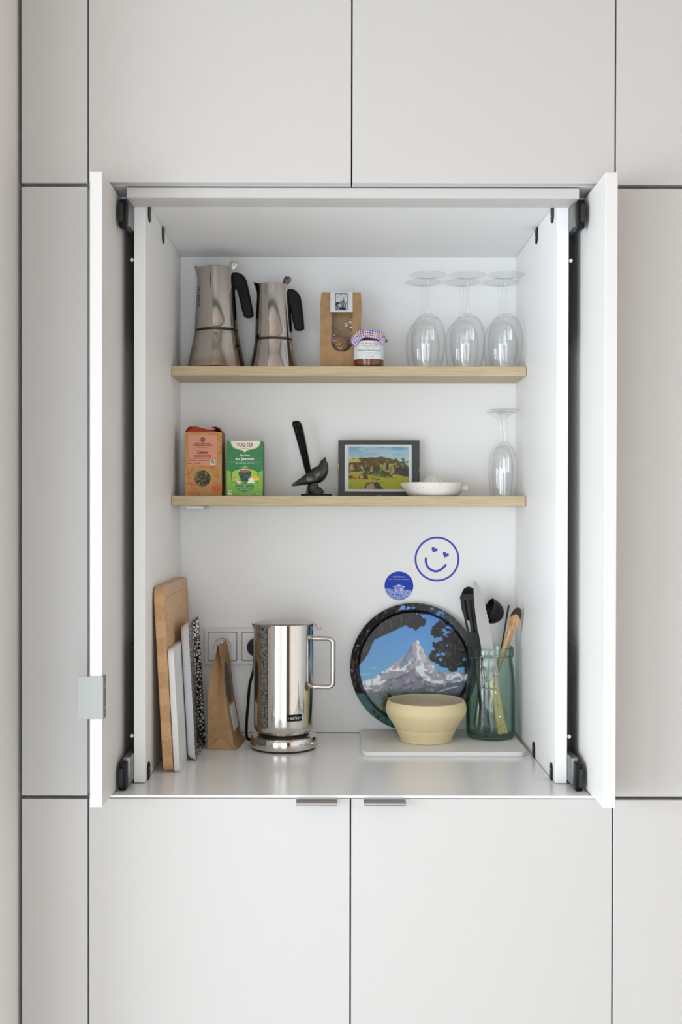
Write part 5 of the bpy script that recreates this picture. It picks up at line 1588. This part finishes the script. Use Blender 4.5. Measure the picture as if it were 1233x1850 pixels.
def spoon_shell(t, name, L, hl, hw, m, depth, z0, thick=.0016):
    """an oval spoon bowl, hollow to the viewer, from z0 to L"""
    vs, fs = [], []; A, B = 40, 18
    for lay in (0, 1):
        for i in range(A + 1):
            f = i / A; z = z0 + (L - z0) * f
            s = max(0, 1 - (2 * f - 1) ** 2); hwz = hw * max(s, 0) ** .5 + .0006
            for j in range(B + 1):
                g = -1 + 2 * j / B
                y = depth * (1 - g * g) * s + lay * thick
                vs.append((hwz * g, y, z))
    n = (A + 1) * (B + 1)
    for lay in (0, 1):
        for i in range(A):
            for j in range(B):
                a = lay * n + i * (B + 1) + j; fs.append((a, a + 1, a + B + 2, a + B + 1))
    for i in range(A):
        for j in (0, B):
            a = i * (B + 1) + j; fs.append((a, a + B + 1, n + a + B + 1, n + a))
    for j in range(B):
        for i in (0, A):
            a = i * (B + 1) + j; fs.append((a, a + 1, n + a + 1, n + a))
    return mesh(name, vs, fs, m, t, True)
t, L = plane_thing('serving_spoon', 'black serving spoon mostly hidden behind the slotted spatula', 'spoon', zj(330, 1560), zj(152, 112), 2.404, 2.420, GT)
spoon_shell(t, 'spoon_bowl', L, 0, .0190, 'nylon', .008, L - .075)
tube('handle', [(0, .001, 0), (0, .001, .008), (0, .001, L * .5), (0, .003, L - .066)], [(.004, .002), (.007, .003), (.0055, .003), (.0045, .002)], 'nylon', t, 12, flat=(0, 1, 0))
# wooden spoon
t, L = plane_thing('wooden_spoon', 'worn wooden spoon with shade painted at its tip leaning right in the jar', 'spoon', (873, 1288), (939, 1098), 2.428, 2.356, GT)
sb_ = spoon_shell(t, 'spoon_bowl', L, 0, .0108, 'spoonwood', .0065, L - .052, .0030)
sb_.data.materials.append(M['hollow_shade'])          # shade of the hollow, painted dark on its end
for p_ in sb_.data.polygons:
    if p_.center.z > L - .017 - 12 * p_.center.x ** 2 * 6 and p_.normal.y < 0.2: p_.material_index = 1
tube('handle', [(0, .002, 0), (0, .002, .004), (0, .002, L * .5), (0, .003, L - .056), (0, .0075, L - .036)], [(.003, .003), (.0052, .0040), (.0058, .004), (.0068, .0035), (.0060, .0018)], 'spoonwood', t, 14, flat=(0, 1, 0))
# thin black stick
t, L = plane_thing('thin_rod', 'thin flat black rod standing beside the wooden spoon', 'utensil', zj(400, 1400), zj(580, 303), 2.412, 2.418, GT)
tube('shaft', [(0, 0, 0), (0, 0, .003), (0, 0, L - .06), (0, 0, L - .003), (0, 0, L)], [(.0012, .0012), (.0016, .0014), (.0017, .0014), (.0021, .0016), (.0010, .0010)], 'nylon', t, 10, flat=(0, 1, 0))
